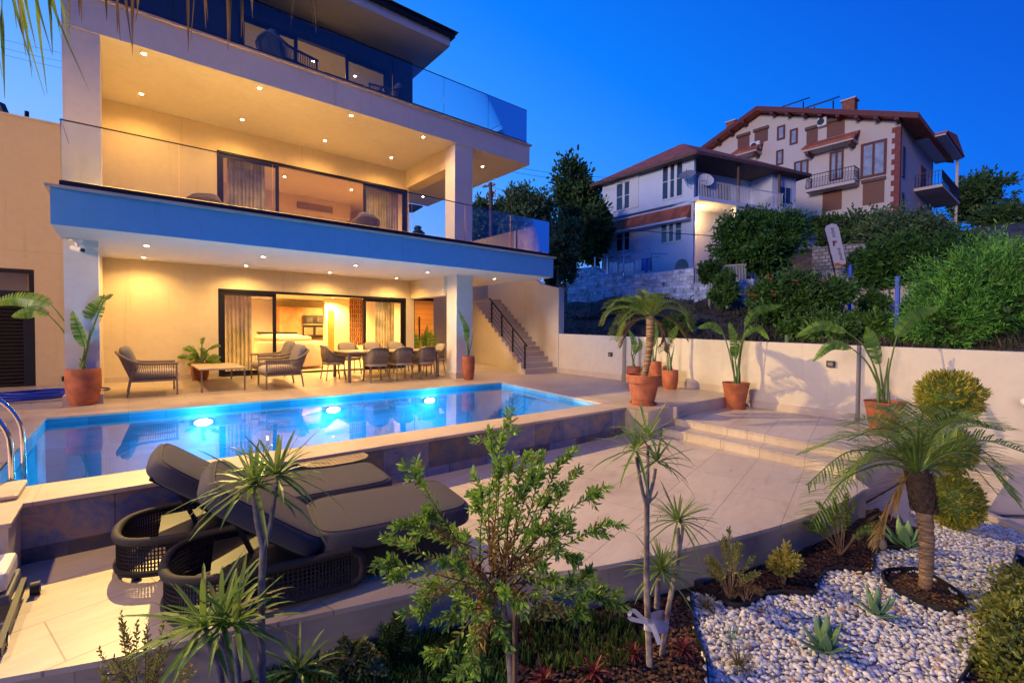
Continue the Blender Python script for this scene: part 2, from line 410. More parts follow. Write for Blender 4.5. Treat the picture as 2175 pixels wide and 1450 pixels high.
# ---------------------------------------------------------------- swimming pool
pool = thing('swimming_pool', (3, 7.8, 0), 'blue tiled swimming pool with travertine coping in front of the villa', 'swimming pool')
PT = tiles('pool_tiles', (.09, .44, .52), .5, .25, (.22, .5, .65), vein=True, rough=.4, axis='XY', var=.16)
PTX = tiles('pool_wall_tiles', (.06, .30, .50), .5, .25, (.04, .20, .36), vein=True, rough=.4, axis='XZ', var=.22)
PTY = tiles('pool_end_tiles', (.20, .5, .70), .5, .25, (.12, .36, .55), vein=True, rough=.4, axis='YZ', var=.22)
D = -1.45
mb = MB(); mb.add([(*PNL, D), (*PNR, D), (*PFR, D), (*PFL, D)], [(0, 1, 2, 3)]); mb.build('pool_floor', PT, pool, world=True)
mb = MB(); mb.add([(*PFL, D), (*PFR, D), (*PFR, -.02), (*PFL, -.02)], [(0, 1, 2, 3)]); mb.add([(*PNL, D), (*PNR, D), (*PNR, -.02), (*PNL, -.02)], [(3, 2, 1, 0)])
mb.build('pool_side', PTX, pool, world=True)
MB().add([(*PFR, D), (*PNR, D), (*PNR, -.02), (*PFR, -.02)], [(0, 1, 2, 3)]).build('pool_end', PTY, pool, world=True)
MB().add([(*PFL, D), (*PNL, D), (*PNL, -.02), (*PFL, -.02)], [(3, 2, 1, 0)]).build('pool_end', PTY, pool, world=True)
mb = MB()
mb.prism([(-1.3, 10.15), (7.82, 9.93), (7.9, 10.3), (-1.3, 10.52)], -.035, .005)
mb.prism([(7.075, 5.87), (7.42, 5.85), (8.15, 9.93), (7.805, 9.93)], -.035, .0052)
mb.prism([(-1.32, 5.87), (-1.005, 5.87), (-.985, 10.15), (-1.32, 10.15)], -.035, .0053)
mb.prism([(-.66, 5.305), (7.085, 5.305), (7.10, 5.868), (-.975, 5.868), (-.975, 5.8), (-.66, 5.8)], -.035, .0054)
mb.build('coping', COPE, pool, world=True, bevel=.006)
mb = MB(); mb.box(-9, 7.083, 5.343, 5.40, -.53, -.036); mb.build('slate_cladding', SLATE, pool, world=True)
PLM = emit('pool_lamp_lens', (.75, .94, 1), 9)
for x in (1.05, 3.35, 5.62):
    y = 10.17+(x+1)/8.8*(-.22)
    mb = MB(); mb.lathe([(.12, 0), (.13, .02), (.10, .035)], 20)
    o = mb.build('underwater_light', STEEL, pool, smooth=40); o.location = Vector((x, y, -.30))-wloc(pool); o.rotation_euler = (R(90), 0, 0); o.scale = (1.2, .55, 1)
    l = MB().lathe([(.12, .0), (.06, .012), (.001, .016)], 16).build('lens', PLM, o, smooth=60); l.location = (0, 0, .036)
    for (dy, en, cl) in ((.09, 13, (.25, .75, 1.0)), (.85, 95, (.012, .46, .95))):  # near lamp at the fixture, then an added fill out in the water
        ld = bpy.data.lights.new('pool_lamp_and_fill', 'POINT'); ld.energy = en; ld.color = cl; ld.shadow_soft_size = .05
        lo = bpy.data.objects.new('pool_lamp_and_fill', ld); COL.objects.link(lo); lo.location = (x, y-dy, -.25-.5*dy)
mt, nt, b = _new('pool_water'); nt.nodes.remove(b); out = nt.nodes['Material Output']
tr = N(nt, 'ShaderNodeBsdfTransparent', Color=(.80, .95, 1, 1)); gl = N(nt, 'ShaderNodeBsdfGlossy', Roughness=.0)
fr = N(nt, 'ShaderNodeFresnel', IOR=1.62); mx = N(nt, 'ShaderNodeMixShader')
vv = coords(nt, (1, 1.6, 1)); bm_ = N(nt, 'ShaderNodeBump', Strength=.03, Distance=.02); nt.links.new(noise(nt, vv, 2.0, 3, .5, .5), bm_.inputs['Height'])
nt.links.new(bm_.outputs[0], gl.inputs['Normal']); nt.links.new(bm_.outputs[0], fr.inputs['Normal'])
nt.links.new(fr.outputs[0], mx.inputs[0]); nt.links.new(tr.outputs[0], mx.inputs[1]); nt.links.new(gl.outputs[0], mx.inputs[2]); nt.links.new(mx.outputs[0], out.inputs[0])
o = sheet('pool_water', [[(*PNL, -.10), (*PNR, -.10), (*PFR, -.10), (*PFL, -.10)]], mt); tag(o, kind='structure')

# pool ladder rails at the left edge
ld_ = thing('pool_ladder', (-1.1, 6.8, 0), 'shiny steel pool ladder with two curved handrails at the left edge', 'pool ladder')
for py_, nm in ((0, 0), (1, 1)):
    y = 6.1+.62*py_
    pts = spline([(-1.75, y, .0), (-1.75, y, .35), (-1.62, y, .66), (-1.36, y, .80), (-1.05, y, .74), (-.86, y, .50), (-.82, y, .15), (-.82, y, -.9)], 40)
    MB().tube(pts, .022, 12).build('handrail', STEEL, ld_, world=True, smooth=60)
mb = MB()
for z in (-.25, -.55, -.85): mb.box(-.86, -.78, 6.12, 6.70, z-.015, z+.015)
mb.build('tread', STEEL, ld_, world=True)

# ---------------------------------------------------------------- garden wall on the right
gw = thing('garden_wall', (11.0, 8, 0), 'long cream rendered garden wall behind the terracotta pots', 'wall')
Z1 = lambda y: 1.30-.18*(11.2-y)/11.2
secs = [((11.22, 11.2), (10.86, 8.30), -.05), ((10.98, 8.25), (10.26+.1, 2.64), -.5), ((10.26+.22, 2.60), (9.6, -4.5), -1.0)]
mb = MB(); sk = MB()
for (a, b2, zb) in secs:
    A, B = Vector((*a, 0)), Vector((*b2, 0)); nrm = Vector((-(B-A).y, (B-A).x, 0)).normalized()
    if nrm.x < 0: nrm = -nrm
    v = []
    for P in (A, B):
        for q in (P, P+nrm*.25):
            v += [(q.x, q.y, zb), (q.x, q.y, Z1(P.y))]
    mb.add(v, [(0, 1, 5, 4), (3, 2, 6, 7), (1, 3, 7, 5), (0, 2, 3, 1), (4, 5, 7, 6)])
    zs = 0.0 if A.y > 8.26 else (-.25 if A.y > 2.62 else None)
    if zs is not None:
        B2 = B; 
        parts_ = [(A, B2, 0.0)] if zs == 0 else [(A, A.lerp(B2, (8.25-4.88)/(8.25-2.64)), 0.0), (A.lerp(B2, (8.25-4.88)/(8.25-2.64)), B2, -.25)]
        for (p, q, z) in parts_:
            w = -nrm*.02
            sk.add([(t.x, t.y, zz) for t in (p, p+w, q+w, q) for zz in (z, z+.16)], [(0, 1, 3, 2), (2, 3, 5, 4), (4, 5, 7, 6), (1, 7, 5, 3)])
mb.build('wall_panel', PLAST, gw, world=True); sk.build('skirting', TRAVV, gw, world=True)
def wallx(y):
    for (a, b2, zb) in secs:
        if b2[1] <= y <= a[1]: return b2[0]+(a[0]-b2[0])*(y-b2[1])/(a[1]-b2[1])
    return 11
for (y, z, lab) in ((8.75, .72, 'small dark square wall light near the stair end of the garden wall'), (3.05, .80, 'small dark square wall light above the landing pots')):
    t = thing('wall_light', (wallx(y), y, z), lab, 'wall light', 'wall lights on the garden wall', rz=R(-7))
    MB().box(-.05, .0, -.07, .07, -.06, .06).build('housing', BLACK, t, bevel=.004)
    MB().box(-.053, -.045, -.045, .045, -.035, .035).build('lens', plain('grey_lens', (.25, .2, .17), .2), t)

# ---------------------------------------------------------------- low block at the left front corner of the pool
bl = thing('stone_counter', (-1.6, 5.3, -.5), 'travertine clad pool technical block beside the ladder at left', 'stone block')
MB().box(-3.2, -.675, 4.86, 5.80, -.5, -.03).build('body', TRAVV, bl, world=True)
MB().box(-3.2, -.655, 4.83, 5.82, -.03, .004).build('top_slab', COPE, bl, world=True, bevel=.006)
MB().box(-3.2, -.70, 5.45, 5.98, .0055, .045).build('step_plate', COPE, bl, world=True, bevel=.02)
# ---------------------------------------------------------------- villa
vl = thing('villa', (3.5, 14, 0), 'modern cream three storey villa with lit loggias and glass balconies', 'house')
def vp(name, mb, mat, parent=None, **k): return mb.build(name, mat, parent or vl, world=True, **k)
INW = plaster('interior_wall', (.76, .66, .46)); CEIL = plaster('soffit_paint', (.74, .68, .58))
GREYW = plaster('dark_grey_render', (.055, .055, .07)); FLR = plain('interior_floor', (.55, .45, .34), .3, var=.06)
ROOFT = tiles('dark_roof', (.045, .03, .03), .3, .35, (.02, .015, .015), vein=False, var=.3)
XL = -.9
# slabs (fascia + soffit as separate parts)
vp('first_floor_slab', MB().box(XL, 9.88, 10.14, 18.0, 2.99, 3.555), WHITE); vp('fascia', MB().box(XL, 9.88, 10.12, 10.139, 2.992, 3.555), plaster('blue_glow_render', (.15, .46, .80)))  # blue light on the lower fascia is put into its render colour
vp('slab_coping', MB().box(XL-.06, 9.95, 10.06, 10.36, 3.557, 3.60).box(9.6, 9.95, 10.362, 17.9, 3.557, 3.60).box(XL-.06, XL+.3, 10.362, 11.5, 3.557, 3.6), TRAVV, bevel=.004)
vp('balcony_floor', MB().box(XL+.3, 9.6, 10.362, 18, 3.557, 3.59), TRAV)
vp('second_floor_slab', MB().box(XL+.05, 10.14, 11.53, 18.2, 6.76, 7.365), WHITE)
vp('slab_coping', MB().box(XL, 10.2, 11.47, 11.85, 7.367, 7.41).box(9.9, 10.2, 11.852, 18.2, 7.367, 7.41), TRAVV, bevel=.004)
# columns
vp('column', MB().box(-.87, -.40, 11.56, 12.1, 0, 2.99), WHITE); vp('column_plinth', MB().box(-.91, -.36, 11.52, 12.14, 0, .17), TRAVV)
vp('column', MB().box(7.33, 7.88, 11.46, 12.0, 0, 2.99), WHITE); vp('column_plinth', MB().box(7.29, 7.92, 11.42, 12.04, 0, .17), TRAVV)
vp('column', MB().box(-.85, -.34, 11.56, 12.1, 3.59, 6.76), WHITE); vp('column', MB().box(7.32, 7.93, 11.56, 12.08, 3.59, 6.76), WHITE)
# side walls, beams
vp('side_wall', MB().box(-.85, -.42, 12.1, 14.12, .0, 2.99).box(-.85, -.42, 12.1, 14.7, 3.59, 6.76), INW)
vp('beam', MB().box(7.22, 7.5, 12.0, 14.12, 2.42, 2.99), INW); vp('beam', MB().box(7.36, 7.8, 12.08, 14.7, 6.19, 6.76), INW)
# back walls with openings
def wall_open(y, t, x0, x1, z0, z1, ox0, ox1, oz1):
    mb = MB(); mb.box(x0, ox0, y, y+t, z0, z1); mb.box(ox1, x1, y, y+t, z0, z1); mb.box(ox0, ox1, y, y+t, oz1, z1); return mb
vp('back_wall', wall_open(14.12, .25, -.42, 7.36, .1, 2.99, 1.81, 7.07, 2.43), INW)
vp('back_wall', wall_open(14.70, .25, -.42, 7.46, 3.58, 6.76, 1.88, 7.41, 6.14), INW)
vp('skirting', MB().box(-.42, 1.8, 14.10, 14.118, .14, .26), TRAVV)
# rooms behind
vp('room_shell', MB().box(7.3, 7.5, 14.37, 22, .1, 2.99).box(-.85, -.6, 14.37, 22, .1, 2.99).box(-.85, 7.5, 21.6, 21.9, .1, 2.99), INW)
vp('room_ceiling', MB().box(-.6, 7.3, 14.372, 21.6, 2.62, 2.72), CEIL)
vp('room_shell', MB().box(7.42, 7.6, 14.95, 21, 3.58, 6.76).box(-.85, -.6, 14.95, 21, 3.58, 6.76).box(-.85, 7.6, 20.5, 20.8, 3.58, 6.76), plaster('upstairs_wall', (.72, .56, .36)))
vp('room_ceiling', MB().box(-.6, 7.42, 14.952, 20.5, 6.35, 6.45).box(-.6, 6.9, 18.6, 20.5, 5.75, 6.348), plaster('upstairs_ceiling', (.68, .52, .36)))
vp('room_floor', MB().box(-.6, 7.3, 14.37, 21.6, .152, .17), FLR)
vp('air_vent', MB().box(4.9, 6.2, 18.56, 18.598, 5.88, 6.12), plain('vent_grille', (.25, .18, .12), .6))
# recess with the entrance door, wall behind stairs
vp('entrance_wall', MB().box(7.5, 9.3, 16.2, 16.4, .15, 2.99), INW)
vp('entrance_wall', MB().box(7.6, 9.3, 16.4, 20.0, .15, 2.99), INW)
vp('entrance_wall', MB().box(9.302, 14, 17.7, 17.9, .15, 3.5), INW)

# sliding doors
CURT = leafmat('curtain_cloth', (.50, .44, .34), (.52, .46, .36), trans=.45, rough=.9)
def sliding_door(y, x0, x1, z0, z1, pan):
    d = vp('sliding_door', MB().box(x0, x1, y-.03, y+.10, z1-.07, z1-.001).box(x0, x0+.06, y-.03, y+.10, z0, z1-.071).box(x1-.06, x1, y-.03, y+.10, z0, z1-.071).box(x0+.06, x1-.06, y-.03, y+.10, z0-.005, z0+.035), DARKM, bevel=.004)
    for k, (a, b_) in enumerate(pan):
        yy = y+.0+.04*(k % 2)
        f = MB().box(a, b_, yy, yy+.04, z1-.16, z1-.072).box(a, b_, yy, yy+.04, z0+.036, z0+.13).box(a, a+.09, yy, yy+.04, z0+.131, z1-.161).box(b_-.09, b_, yy, yy+.04, z0+.131, z1-.161)
        vp('door_leaf', f, DARKM, d, bevel=.003)
        vp('pane', MB().box(a+.09, b_-.09, yy+.015, yy+.025, z0+.131, z1-.161), GLASSM, d)
    return d
def curtain(x0, x1, y, z0, z1, par):
    n = int((x1-x0)*90); V = []; F = []
    for i in range(n+1):
        x = x0+(x1-x0)*i/n; yy = y+.035*math.sin(i*.75)+.015*math.sin(i*.31+1)
        V += [(x, yy, z0), (x, yy, z1)]
    for i in range(n): F.append((2*i, 2*i+2, 2*i+3, 2*i+1))
    vp('curtain', MB().add(V, F), CURT, par, smooth=180)
d1 = sliding_door(14.14, 1.81, 7.07, .16, 2.43, [(1.87, 3.18), (5.66, 7.01)])
curtain(2.0, 2.62, 14.42, .2, 2.55, d1); curtain(6.15, 6.78, 14.42, .2, 2.55, d1)
d2 = sliding_door(14.72, 1.88, 7.41, 3.59, 6.14, [(1.94, 3.40), (5.90, 7.35)])
curtain(2.15, 3.1, 14.98, 3.62, 6.2, d2); curtain(6.0, 7.2, 14.98, 3.62, 6.2, d2)

# glass railings
def railing(pts, z0, h, joints, ch=.11):
    r = None
    mbc = MB(); mbg = MB(); mbt = MB()
    for (a, b_) in zip(pts[:-1], pts[1:]):
        A, B = Vector((*a, z0)), Vector((*b_, z0))
        mbc.bar(A+Vector((0, 0, ch/2)), B+Vector((0, 0, ch/2)), .055, ch)
    r = vp('glass_railing', mbc, BLACK)
    for k, (a, b_) in enumerate(zip(pts[:-1], pts[1:])):
        A, B = Vector((*a, z0)), Vector((*b_, z0)); n = joints[k]
        for i in range(n):
            p, q = A.lerp(B, i/n), A.lerp(B, (i+1)/n); dd = (B-A).normalized()*.006
            vp('pane', MB().bar(p+dd+Vector((0, 0, ch+(h-ch)/2+.001)), q-dd+Vector((0, 0, ch+(h-ch)/2+.001)), .016, h-ch-.022), GLASSM, r)
        vp('top_trim', MB().bar(A+Vector((0, 0, h-.002)), B+Vector((0, 0, h-.002)), .018, .018), BLACK, r)
    return r
railing([(-.78, 11.5), (-.78, 10.25), (9.82, 10.25), (9.82, 16.5)], 3.602, 1.06, [1, 7, 4])
railing([(-.8, 13.0), (-.8, 11.66), (10.12, 11.66), (10.12, 17.5)], 7.412, 1.14, [1, 7, 4])

# top floor
vp('attic_wall', wall_open(13.5, .25, -.8, 6.98, 7.37, 9.72, 2.2, 6.2, 9.25), GREYW)
vp('attic_wall', MB().box(6.75, 6.98, 13.75, 19, 7.37, 9.72).box(-.8, -.55, 13.75, 19, 7.37, 9.72), GREYW)
vp('room_shell', MB().box(-.55, 6.75, 17.5, 17.7, 7.37, 9.7).box(-.55, 6.75, 13.76, 17.5, 9.62, 9.7), INW)
d3 = sliding_door(13.52, 2.2, 6.2, 7.42, 9.25, [(2.26, 3.6), (4.9, 6.14)])
EY = 12.0
vp('eave', MB().box(-.95, 7.41, EY, 19.5, 9.72, 10.06), WHITE)
vp('gutter', MB().box(-.95, 7.52, EY-.12, EY-.005, 9.95, 10.09).box(7.415, 7.52, EY, 19.5, 9.95, 10.09), DARKM, bevel=.01)
vp('roof', MB().add([(-1.0, EY-.2, 10.10), (7.6, EY-.2, 10.10), (7.6, 19.6, 10.10), (-1.0, 19.6, 10.10), (1.0, 15.5, 11.6), (4.6, 15.5, 11.6)], [(0, 1, 5, 4), (1, 2, 5), (2, 3, 4, 5), (3, 0, 4), (3, 2, 1, 0)]), ROOFT)

# left wing with louvred door
WX0, WX1, WY = -9.0, -.87, 14.15
wing = vp('wing_wall', MB().box(WX0, WX1, WY, WY+4, 3.0, 5.76).box(-1.52, WX1, WY, WY+.3, 0.0, 2.998).box(-4.6, -1.521, WY, WY+.3, 2.62, 2.998).box(WX0, -4.601, WY, WY+.3, 0, 2.998), plaster('wing_render', (.60, .46, .30)))
vp('wing_coping', MB().box(WX0, WX1, WY-.02, WY+.3, 5.762, 5.80), TRAVV)
gd = vp('garage_door', MB().box(-1.60, -1.525, WY+.02, WY+.12, .05, 2.60).box(-4.6, -1.601, WY+.02, WY+.12, 2.53, 2.60).box(-4.6, -1.601, WY+.02, WY+.12, 1.98, 2.16).box(-1.70, -1.601, WY+.03, WY+.11, .05, 1.979), DARKM)
mb = MB()
for i in range(24):
    z = .12+i*.077
    mb.obox((-3.15, WY+.07, z), (1, 0, 0), (0, 1, .55), (0, -.55, 1), 1.45, .035, .006)
vp('light_block_panel', MB().box(-4.6, -1.701, WY+.125, WY+.14, .05, 1.979), BLACK, gd)  # black sheet added to stop store room light showing between the slats
vp('louvre_panel', mb, plain('louvre_metal', (.045, .034, .024), .45, .3), gd); vp('transom_pane', MB().box(-4.6, -1.63, WY+.06, WY+.07, 2.161, 2.529), GLASSM, gd)
vp('store_room', MB().box(-4.6, -1.0, WY+2.5, WY+2.6, .05, 3.0).box(-4.6, -1.0, WY+.31, WY+2.5, 2.75, 2.85), INW)
vp('socket', MB().box(-1.12, -1.0, WY-.02, WY-.001, .23, .33), BLACK)

# entrance door
ed = vp('entrance_door', MB().box(8.02, 8.10, 16.12, 16.199, .16, 2.62).box(8.101, 9.25, 16.12, 16.199, 2.52, 2.62).box(8.36, 8.44, 16.12, 16.199, .16, 2.519), DARKM)
vp('door_leaf', MB().box(8.441, 9.25, 16.14, 16.198, .17, 2.518), tiles('orange_timber', (.80, .36, .07), 3, .2, (.3, .11, .02), vein=False, axis='XZ', rough=.35), ed)
vp('handle', MB().bar((8.62, 16.08, .8), (8.62, 16.08, 1.9), .035), BLACK, ed)
vp('side_light', MB().box(8.101, 8.359, 16.16, 16.17, .16, 2.519), plain('night_glass', (.03, .03, .12), .05), ed)

# downlights
LENS = emit('downlight_lens', (1, .72, .38), 60); RIM = plain('downlight_rim', (.75, .7, .62), .4)
WARM = (1.0, .57, .17)
def downlight(x, y, z, power=0, ang=158, col=WARM, blend=.75, r=.042, aim=None, soft=.05):
    o = vp('downlight', MB().lathe([(r+.02, -.001), (r+.02, -.008), (r, -.01), (r, -.002)], 20, (x, y, z)), RIM)
    vp('lens', MB().lathe([(r-.004, -.0025), (r-.01, -.006), (.002, -.007)], 16, (x, y, z)), LENS, o)
    if power:
        ld = bpy.data.lights.new('downlight_lamp', 'SPOT'); ld.energy = power; ld.color = col; ld.spot_size = R(ang); ld.spot_blend = blend; ld.shadow_soft_size = soft
        lo = bpy.data.objects.new('downlight_lamp', ld); COL.objects.link(lo); lo.location = (x, y, z-.03)
        if aim: lo.rotation_euler = (Vector(aim)-Vector((x, y, z))).to_track_quat('-Z', 'Y').to_euler()
LOWP, UPP = 82, 84
for x in (.3, 2.33, 4.4, 6.42):
    for y in (11.52, 13.45): downlight(x, y, 2.99, LOWP)
    downlight(x, 13.82, 6.76, UPP*.9, col=(1, .50, .12))
    downlight(x, 11.78, 6.76, UPP*.8 if x > 1 else 0, col=(1, .50, .12))
downlight(8.78, 11.58, 2.99, LOWP); downlight(8.5, 14.6, 2.99, LOWP*1.6); downlight(9.06, 12.63, 6.76, UPP); downlight(9.26, 17.0, 6.76, UPP)
for x in (1.0, 4.0, 6.2):
    for y in (15.6, 18.6): downlight(x, y, 2.62, 420, 155, col=(1, .56, .17))
    downlight(x+.1, 19.7, 2.62, 260, 160, col=(1, .56, .17)) if x > 2 else None  # extra row added to brighten the wall above the kitchen units
    downlight(x, 16.6, 6.35, 330, 160, col=(1, .54, .18))
for x in (2.5, 4.5, 5.8): downlight(x, 15.2, 9.62, 60, 150)
for x in (-3.4, -1.9): downlight(x, WY+1.2, 2.75, 32, 150)
# ---------------------------------------------------------------- outside staircase
st = thing('staircase', (10.4, 11.3, 0), 'stone staircase with dark metal railing climbing between villa and wall', 'staircase')
SD = Vector((math.sin(R(13)), math.cos(R(13)), 0)); SX = Vector((math.cos(R(2)), -math.sin(R(2))*0, 0))
S0 = Vector((9.81, 11.28, 0)); W = 1.42; RUN, RISE = .30, .168
mb = MB(); tr_ = MB()
for i in range(16):
    p = S0+SD*(RUN*i); q = S0+SD*(RUN*16+.02); z1 = RISE*(i+1)-.035; z0 = 0 if i == 0 else RISE*i-.035
    mb.extr([(p.x, p.y, z0), (q.x, q.y, z0), (q.x, q.y, z1), (p.x, p.y, z1)], (W, 0, 0))
    n = p-SD*.03; n2 = p+SD*(RUN+.01)
    tr_.extr([(n.x-.03, n.y, z1+.001), (n2.x-.03, n2.y, z1+.001), (n2.x-.03, n2.y, z1+.034), (n.x-.03, n.y, z1+.034)], (W+.03, 0, 0))
mb.build('riser_block', plaster('stair_render', (.64, .58, .48)), st, world=True); tr_.build('tread', TRAVV, st, world=True, bevel=.004)
rail = MB(); P0 = S0+Vector((.04, .06, 0)); slope = RISE/RUN
def rp(d, h): return Vector((P0.x+SD.x*d, P0.y+SD.y*d, slope*d+.10+h))
rail.tube([rp(-.12, .88), rp(2.9, .88)], .028, 8)
r0 = rail.build('railing', DARKM, st, world=True, smooth=50)
for d in (.02, .9, 1.78, 2.66): MB().bar(rp(d, -.02), rp(d, .88), .045).build('post', DARKM, r0, world=True)
for h in (.18, .35, .52, .69): MB().tube([rp(0, h), rp(2.9, h)], .009, 6).build('rail_bar', DARKM, r0, world=True, smooth=60)
tw = thing('stair_wall', (11.3, 12, 0), 'tall cream wall beside the outside staircase with sloping top', 'wall')
A = Vector((11.20, 11.2, 0)); dirw = Vector((math.sin(R(13)), math.cos(R(13)), 0)); B = A+dirw*6
mb = MB(); mb.extr([(A.x, A.y, -.05), (B.x, B.y, -.05), (B.x, B.y, 5.2), (A.x+dirw.x*1.2, A.y+dirw.y*1.2, 3.05), (A.x, A.y, 2.82)], (.26, 0, 0))
mb.build('wall_panel', PLAST, tw, world=True)

# ---------------------------------------------------------------- terrace furniture
TAUPE = plain('taupe_frame', (.22, .17, .12), .5, var=.06); ROPE = plain('taupe_rope', (.24, .19, .14), .85, var=.18, scale=60, bmp=.3, bscale=200)
CUSH = plain('beige_cushion', (.42, .36, .30), .95, var=.05, scale=30, bmp=.25, bscale=300); CUSHG = plain('grey_cushion', (.22, .20, .20), .95, var=.06, scale=30, bmp=.25, bscale=300)
def armchair(loc, rz, label):                      # faces local +x
    t = thing('armchair', loc, label, 'armchair', 'rope armchairs on the terrace', rz)
    w, d = .42, .80
    for sy in (-1, 1):
        for (x, x2, zt) in ((.80, .79, .64), (.0, .10, .60)):
            MB().bar((x, sy*w, .0), (x2, sy*w, zt), .032).build('leg', TAUPE, t, bevel=.004)
    MB().box(.04, .80, -w, -w+.03, .29, .33).box(.04, .80, w-.03, w, .29, .33).box(.77, .80, -w+.03, w-.03, .29, .33).box(.04, .07, -w+.03, w-.03, .29, .33).box(.07, .77, -.38, .38, .30, .32).build('seat_frame', TAUPE, t)
    # curved top rail with ropes
    path = [Vector((.82, -w-.01, .645)), Vector((.5, -w-.02, .645)), Vector((.2, -w-.02, .66)), Vector((.02, -w, .74)), Vector((-.12, -w+.10, .84)), Vector((-.16, -.16, .88)), Vector((-.16, .16, .88)), Vector((-.12, w-.10, .84)), Vector((.02, w, .74)), Vector((.2, w+.02, .66)), Vector((.5, w+.02, .645)), Vector((.82, w+.01, .645))]
    top = spline(path, 90); MB().tube(top, .026, 8).build('arm_rail', ROPE, t, smooth=70)
    mb = MB()
    for i in range(1, 89):
        p = top[i]; bx = min(max(p.x*.92+.06, .06), .79); q = Vector((bx, max(-w+.015, min(w-.015, p.y)), .31))
        mb.bar(p, q, .011, .011)
    mb.build('rope_weave', ROPE, t)
    MB().ball((.46, 0, .42), (.40, .37, .10), 24, 10, .55).build('seat_cushion', CUSH, t, smooth=180)
    c = MB().ball((0, 0, 0), (.11, .34, .27), 24, 12, .62).build('back_cushion', CUSHG, t, smooth=180); c.location = (.03, 0, .74); c.rotation_euler = (0, R(-18), 0)
    return t
P = DF(262, 848); a1 = armchair((P.x+.06, P.y+.46, fz(12.2)), 0, 'taupe rope armchair standing alone by the left column, facing the coffee table')
a2 = dup(a1, (3.22, 12.12, fz(12.1)), 'taupe rope armchair nearest the pool, backing onto the dining table', R(180))
a3 = dup(a1, (3.26, 13.16, fz(13.2)), 'taupe rope armchair behind another one, in front of the sliding door', R(180))
ct = thing('coffee_table', (1.62, 12.8, 0), 'low rectangular beige coffee table between the rope armchairs', 'coffee table')
z0 = .03
for x in (1.22, 2.03):
    for y in (11.95, 13.68): MB().bar((x, y, fz(y)), (x, y, .50), .032).build('leg', TAUPE, ct, world=True)
MB().box(1.18, 2.07, 11.91, 13.72, .50, .535).build('table_top', plain('stone_table_top', (.46, .38, .28), .5, var=.1, scale=4), ct, world=True, bevel=.005)
dt = thing('dining_table', (5.7, 12.5, 0), 'long beige dining table set with rope chairs outside', 'dining table')
for x in (4.42, 7.02):
    for y in (12.0, 13.1): MB().box(x-.035, x+.035, y-.035, y+.035, fz(y)-.01, .78).build('leg', TAUPE, dt, world=True)
MB().box(4.36, 7.08, 11.94, 13.16, .78, .82).build('table_top', plain('table_top', (.40, .31, .2), .45, var=.12, scale=5), dt, world=True, bevel=.006)
MB().box(4.45, 7.0, 12.02, 13.08, .69, .779).build('apron', TAUPE, dt, world=True)

def dchair(loc, rz, label):                       # faces local +x
    t = thing('dining_chair', loc, label, 'chair', 'rope dining chairs around the table', rz)
    for sy in (-1, 1):
        MB().bar((.25, sy*.25, 0), (.20, sy*.22, .43), .024).build('leg', TAUPE, t); MB().bar((-.26, sy*.24, 0), (-.20, sy*.21, .43), .024).build('leg', TAUPE, t)
    MB().ball((0, 0, .45), (.27, .26, .045), 20, 8, .5).build('seat_cushion', CUSH, t, smooth=180)
    rim = spline([(.24, -.29, .64), (.06, -.30, .65), (-.10, -.29, .72), (-.24, -.24, .85), (-.30, -.10, .90), (-.30, .10, .90), (-.24, .24, .85), (-.10, .29, .72), (.06, .30, .65), (.24, .29, .64)], 60)
    low = [Vector((max(-.23, min(.22, p.x*.85)), max(-.24, min(.24, p.y*.9)), .41)) for p in rim]
    mid = [(p*.55+q*.45)+Vector((-.015, 0, 0)) for p, q in zip(rim, low)]
    V = []; F = []
    for p, c, q in zip(rim, mid, low): V += [p, c, q]
    for i in range(59): a = 3*i; F += [(a, a+3, a+4, a+1), (a+1, a+4, a+5, a+2)]
    mt = MATS.get('woven_shell')
    if not mt:
        mt, nt, b = _new('woven_shell'); MATS['woven_shell'] = mt; v = coords(nt, (1, 1, .02))
        c = ramp(nt, noise(nt, v, 90, 2), [(.35, (.14, .11, .075)), (.6, (.27, .215, .15))]); nt.links.new(c, b.inputs['Base Color']); b.inputs['Roughness'].default_value = .85
        bump(nt, b, noise(nt, v, 90, 2), .7, .01)
    MB().add(V, F).build('back_shell', mt, t, smooth=180).modifiers.new('s', 'SOLIDIFY').thickness = .02
    MB().tube(rim, .016, 8).build('rim', ROPE, t, smooth=70)
    c = MB().ball((0, 0, 0), (.06, .23, .16), 20, 8, .6).build('back_cushion', CUSH, t, smooth=180); c.location = (-.2, 0, .76); c.rotation_euler = (0, R(-14), 0)
    return t
nd = ['first from the left', 'middle', 'last before the column']
c0 = dchair((5.1, 11.92, fz(11.9)), R(90), 'rope dining chair on the pool side of the table, leftmost of three')
dup(c0, (5.82, 11.92, fz(11.9)), 'rope dining chair on the pool side of the table, middle of three', R(90))
dup(c0, (6.52, 11.92, fz(11.9)), 'rope dining chair on the pool side of the table, nearest the right column', R(92))
dup(c0, (4.95, 13.42, fz(13.4)), 'rope dining chair on the house side of the table, nearest the lattice artwork', R(-90))
dup(c0, (5.7, 13.42, fz(13.4)), 'rope dining chair on the house side of the table, middle of three', R(-90))
dup(c0, (6.45, 13.42, fz(13.4)), 'rope dining chair on the house side of the table, nearest the potted plant', R(-90))
dup(c0, (4.22, 12.62, fz(12.6)), 'rope dining chair at the left end of the table with a grey cushion', R(0))
dup(c0, (7.25, 12.6, fz(12.6)), 'rope dining chair at the right end of the table by the column', R(180))

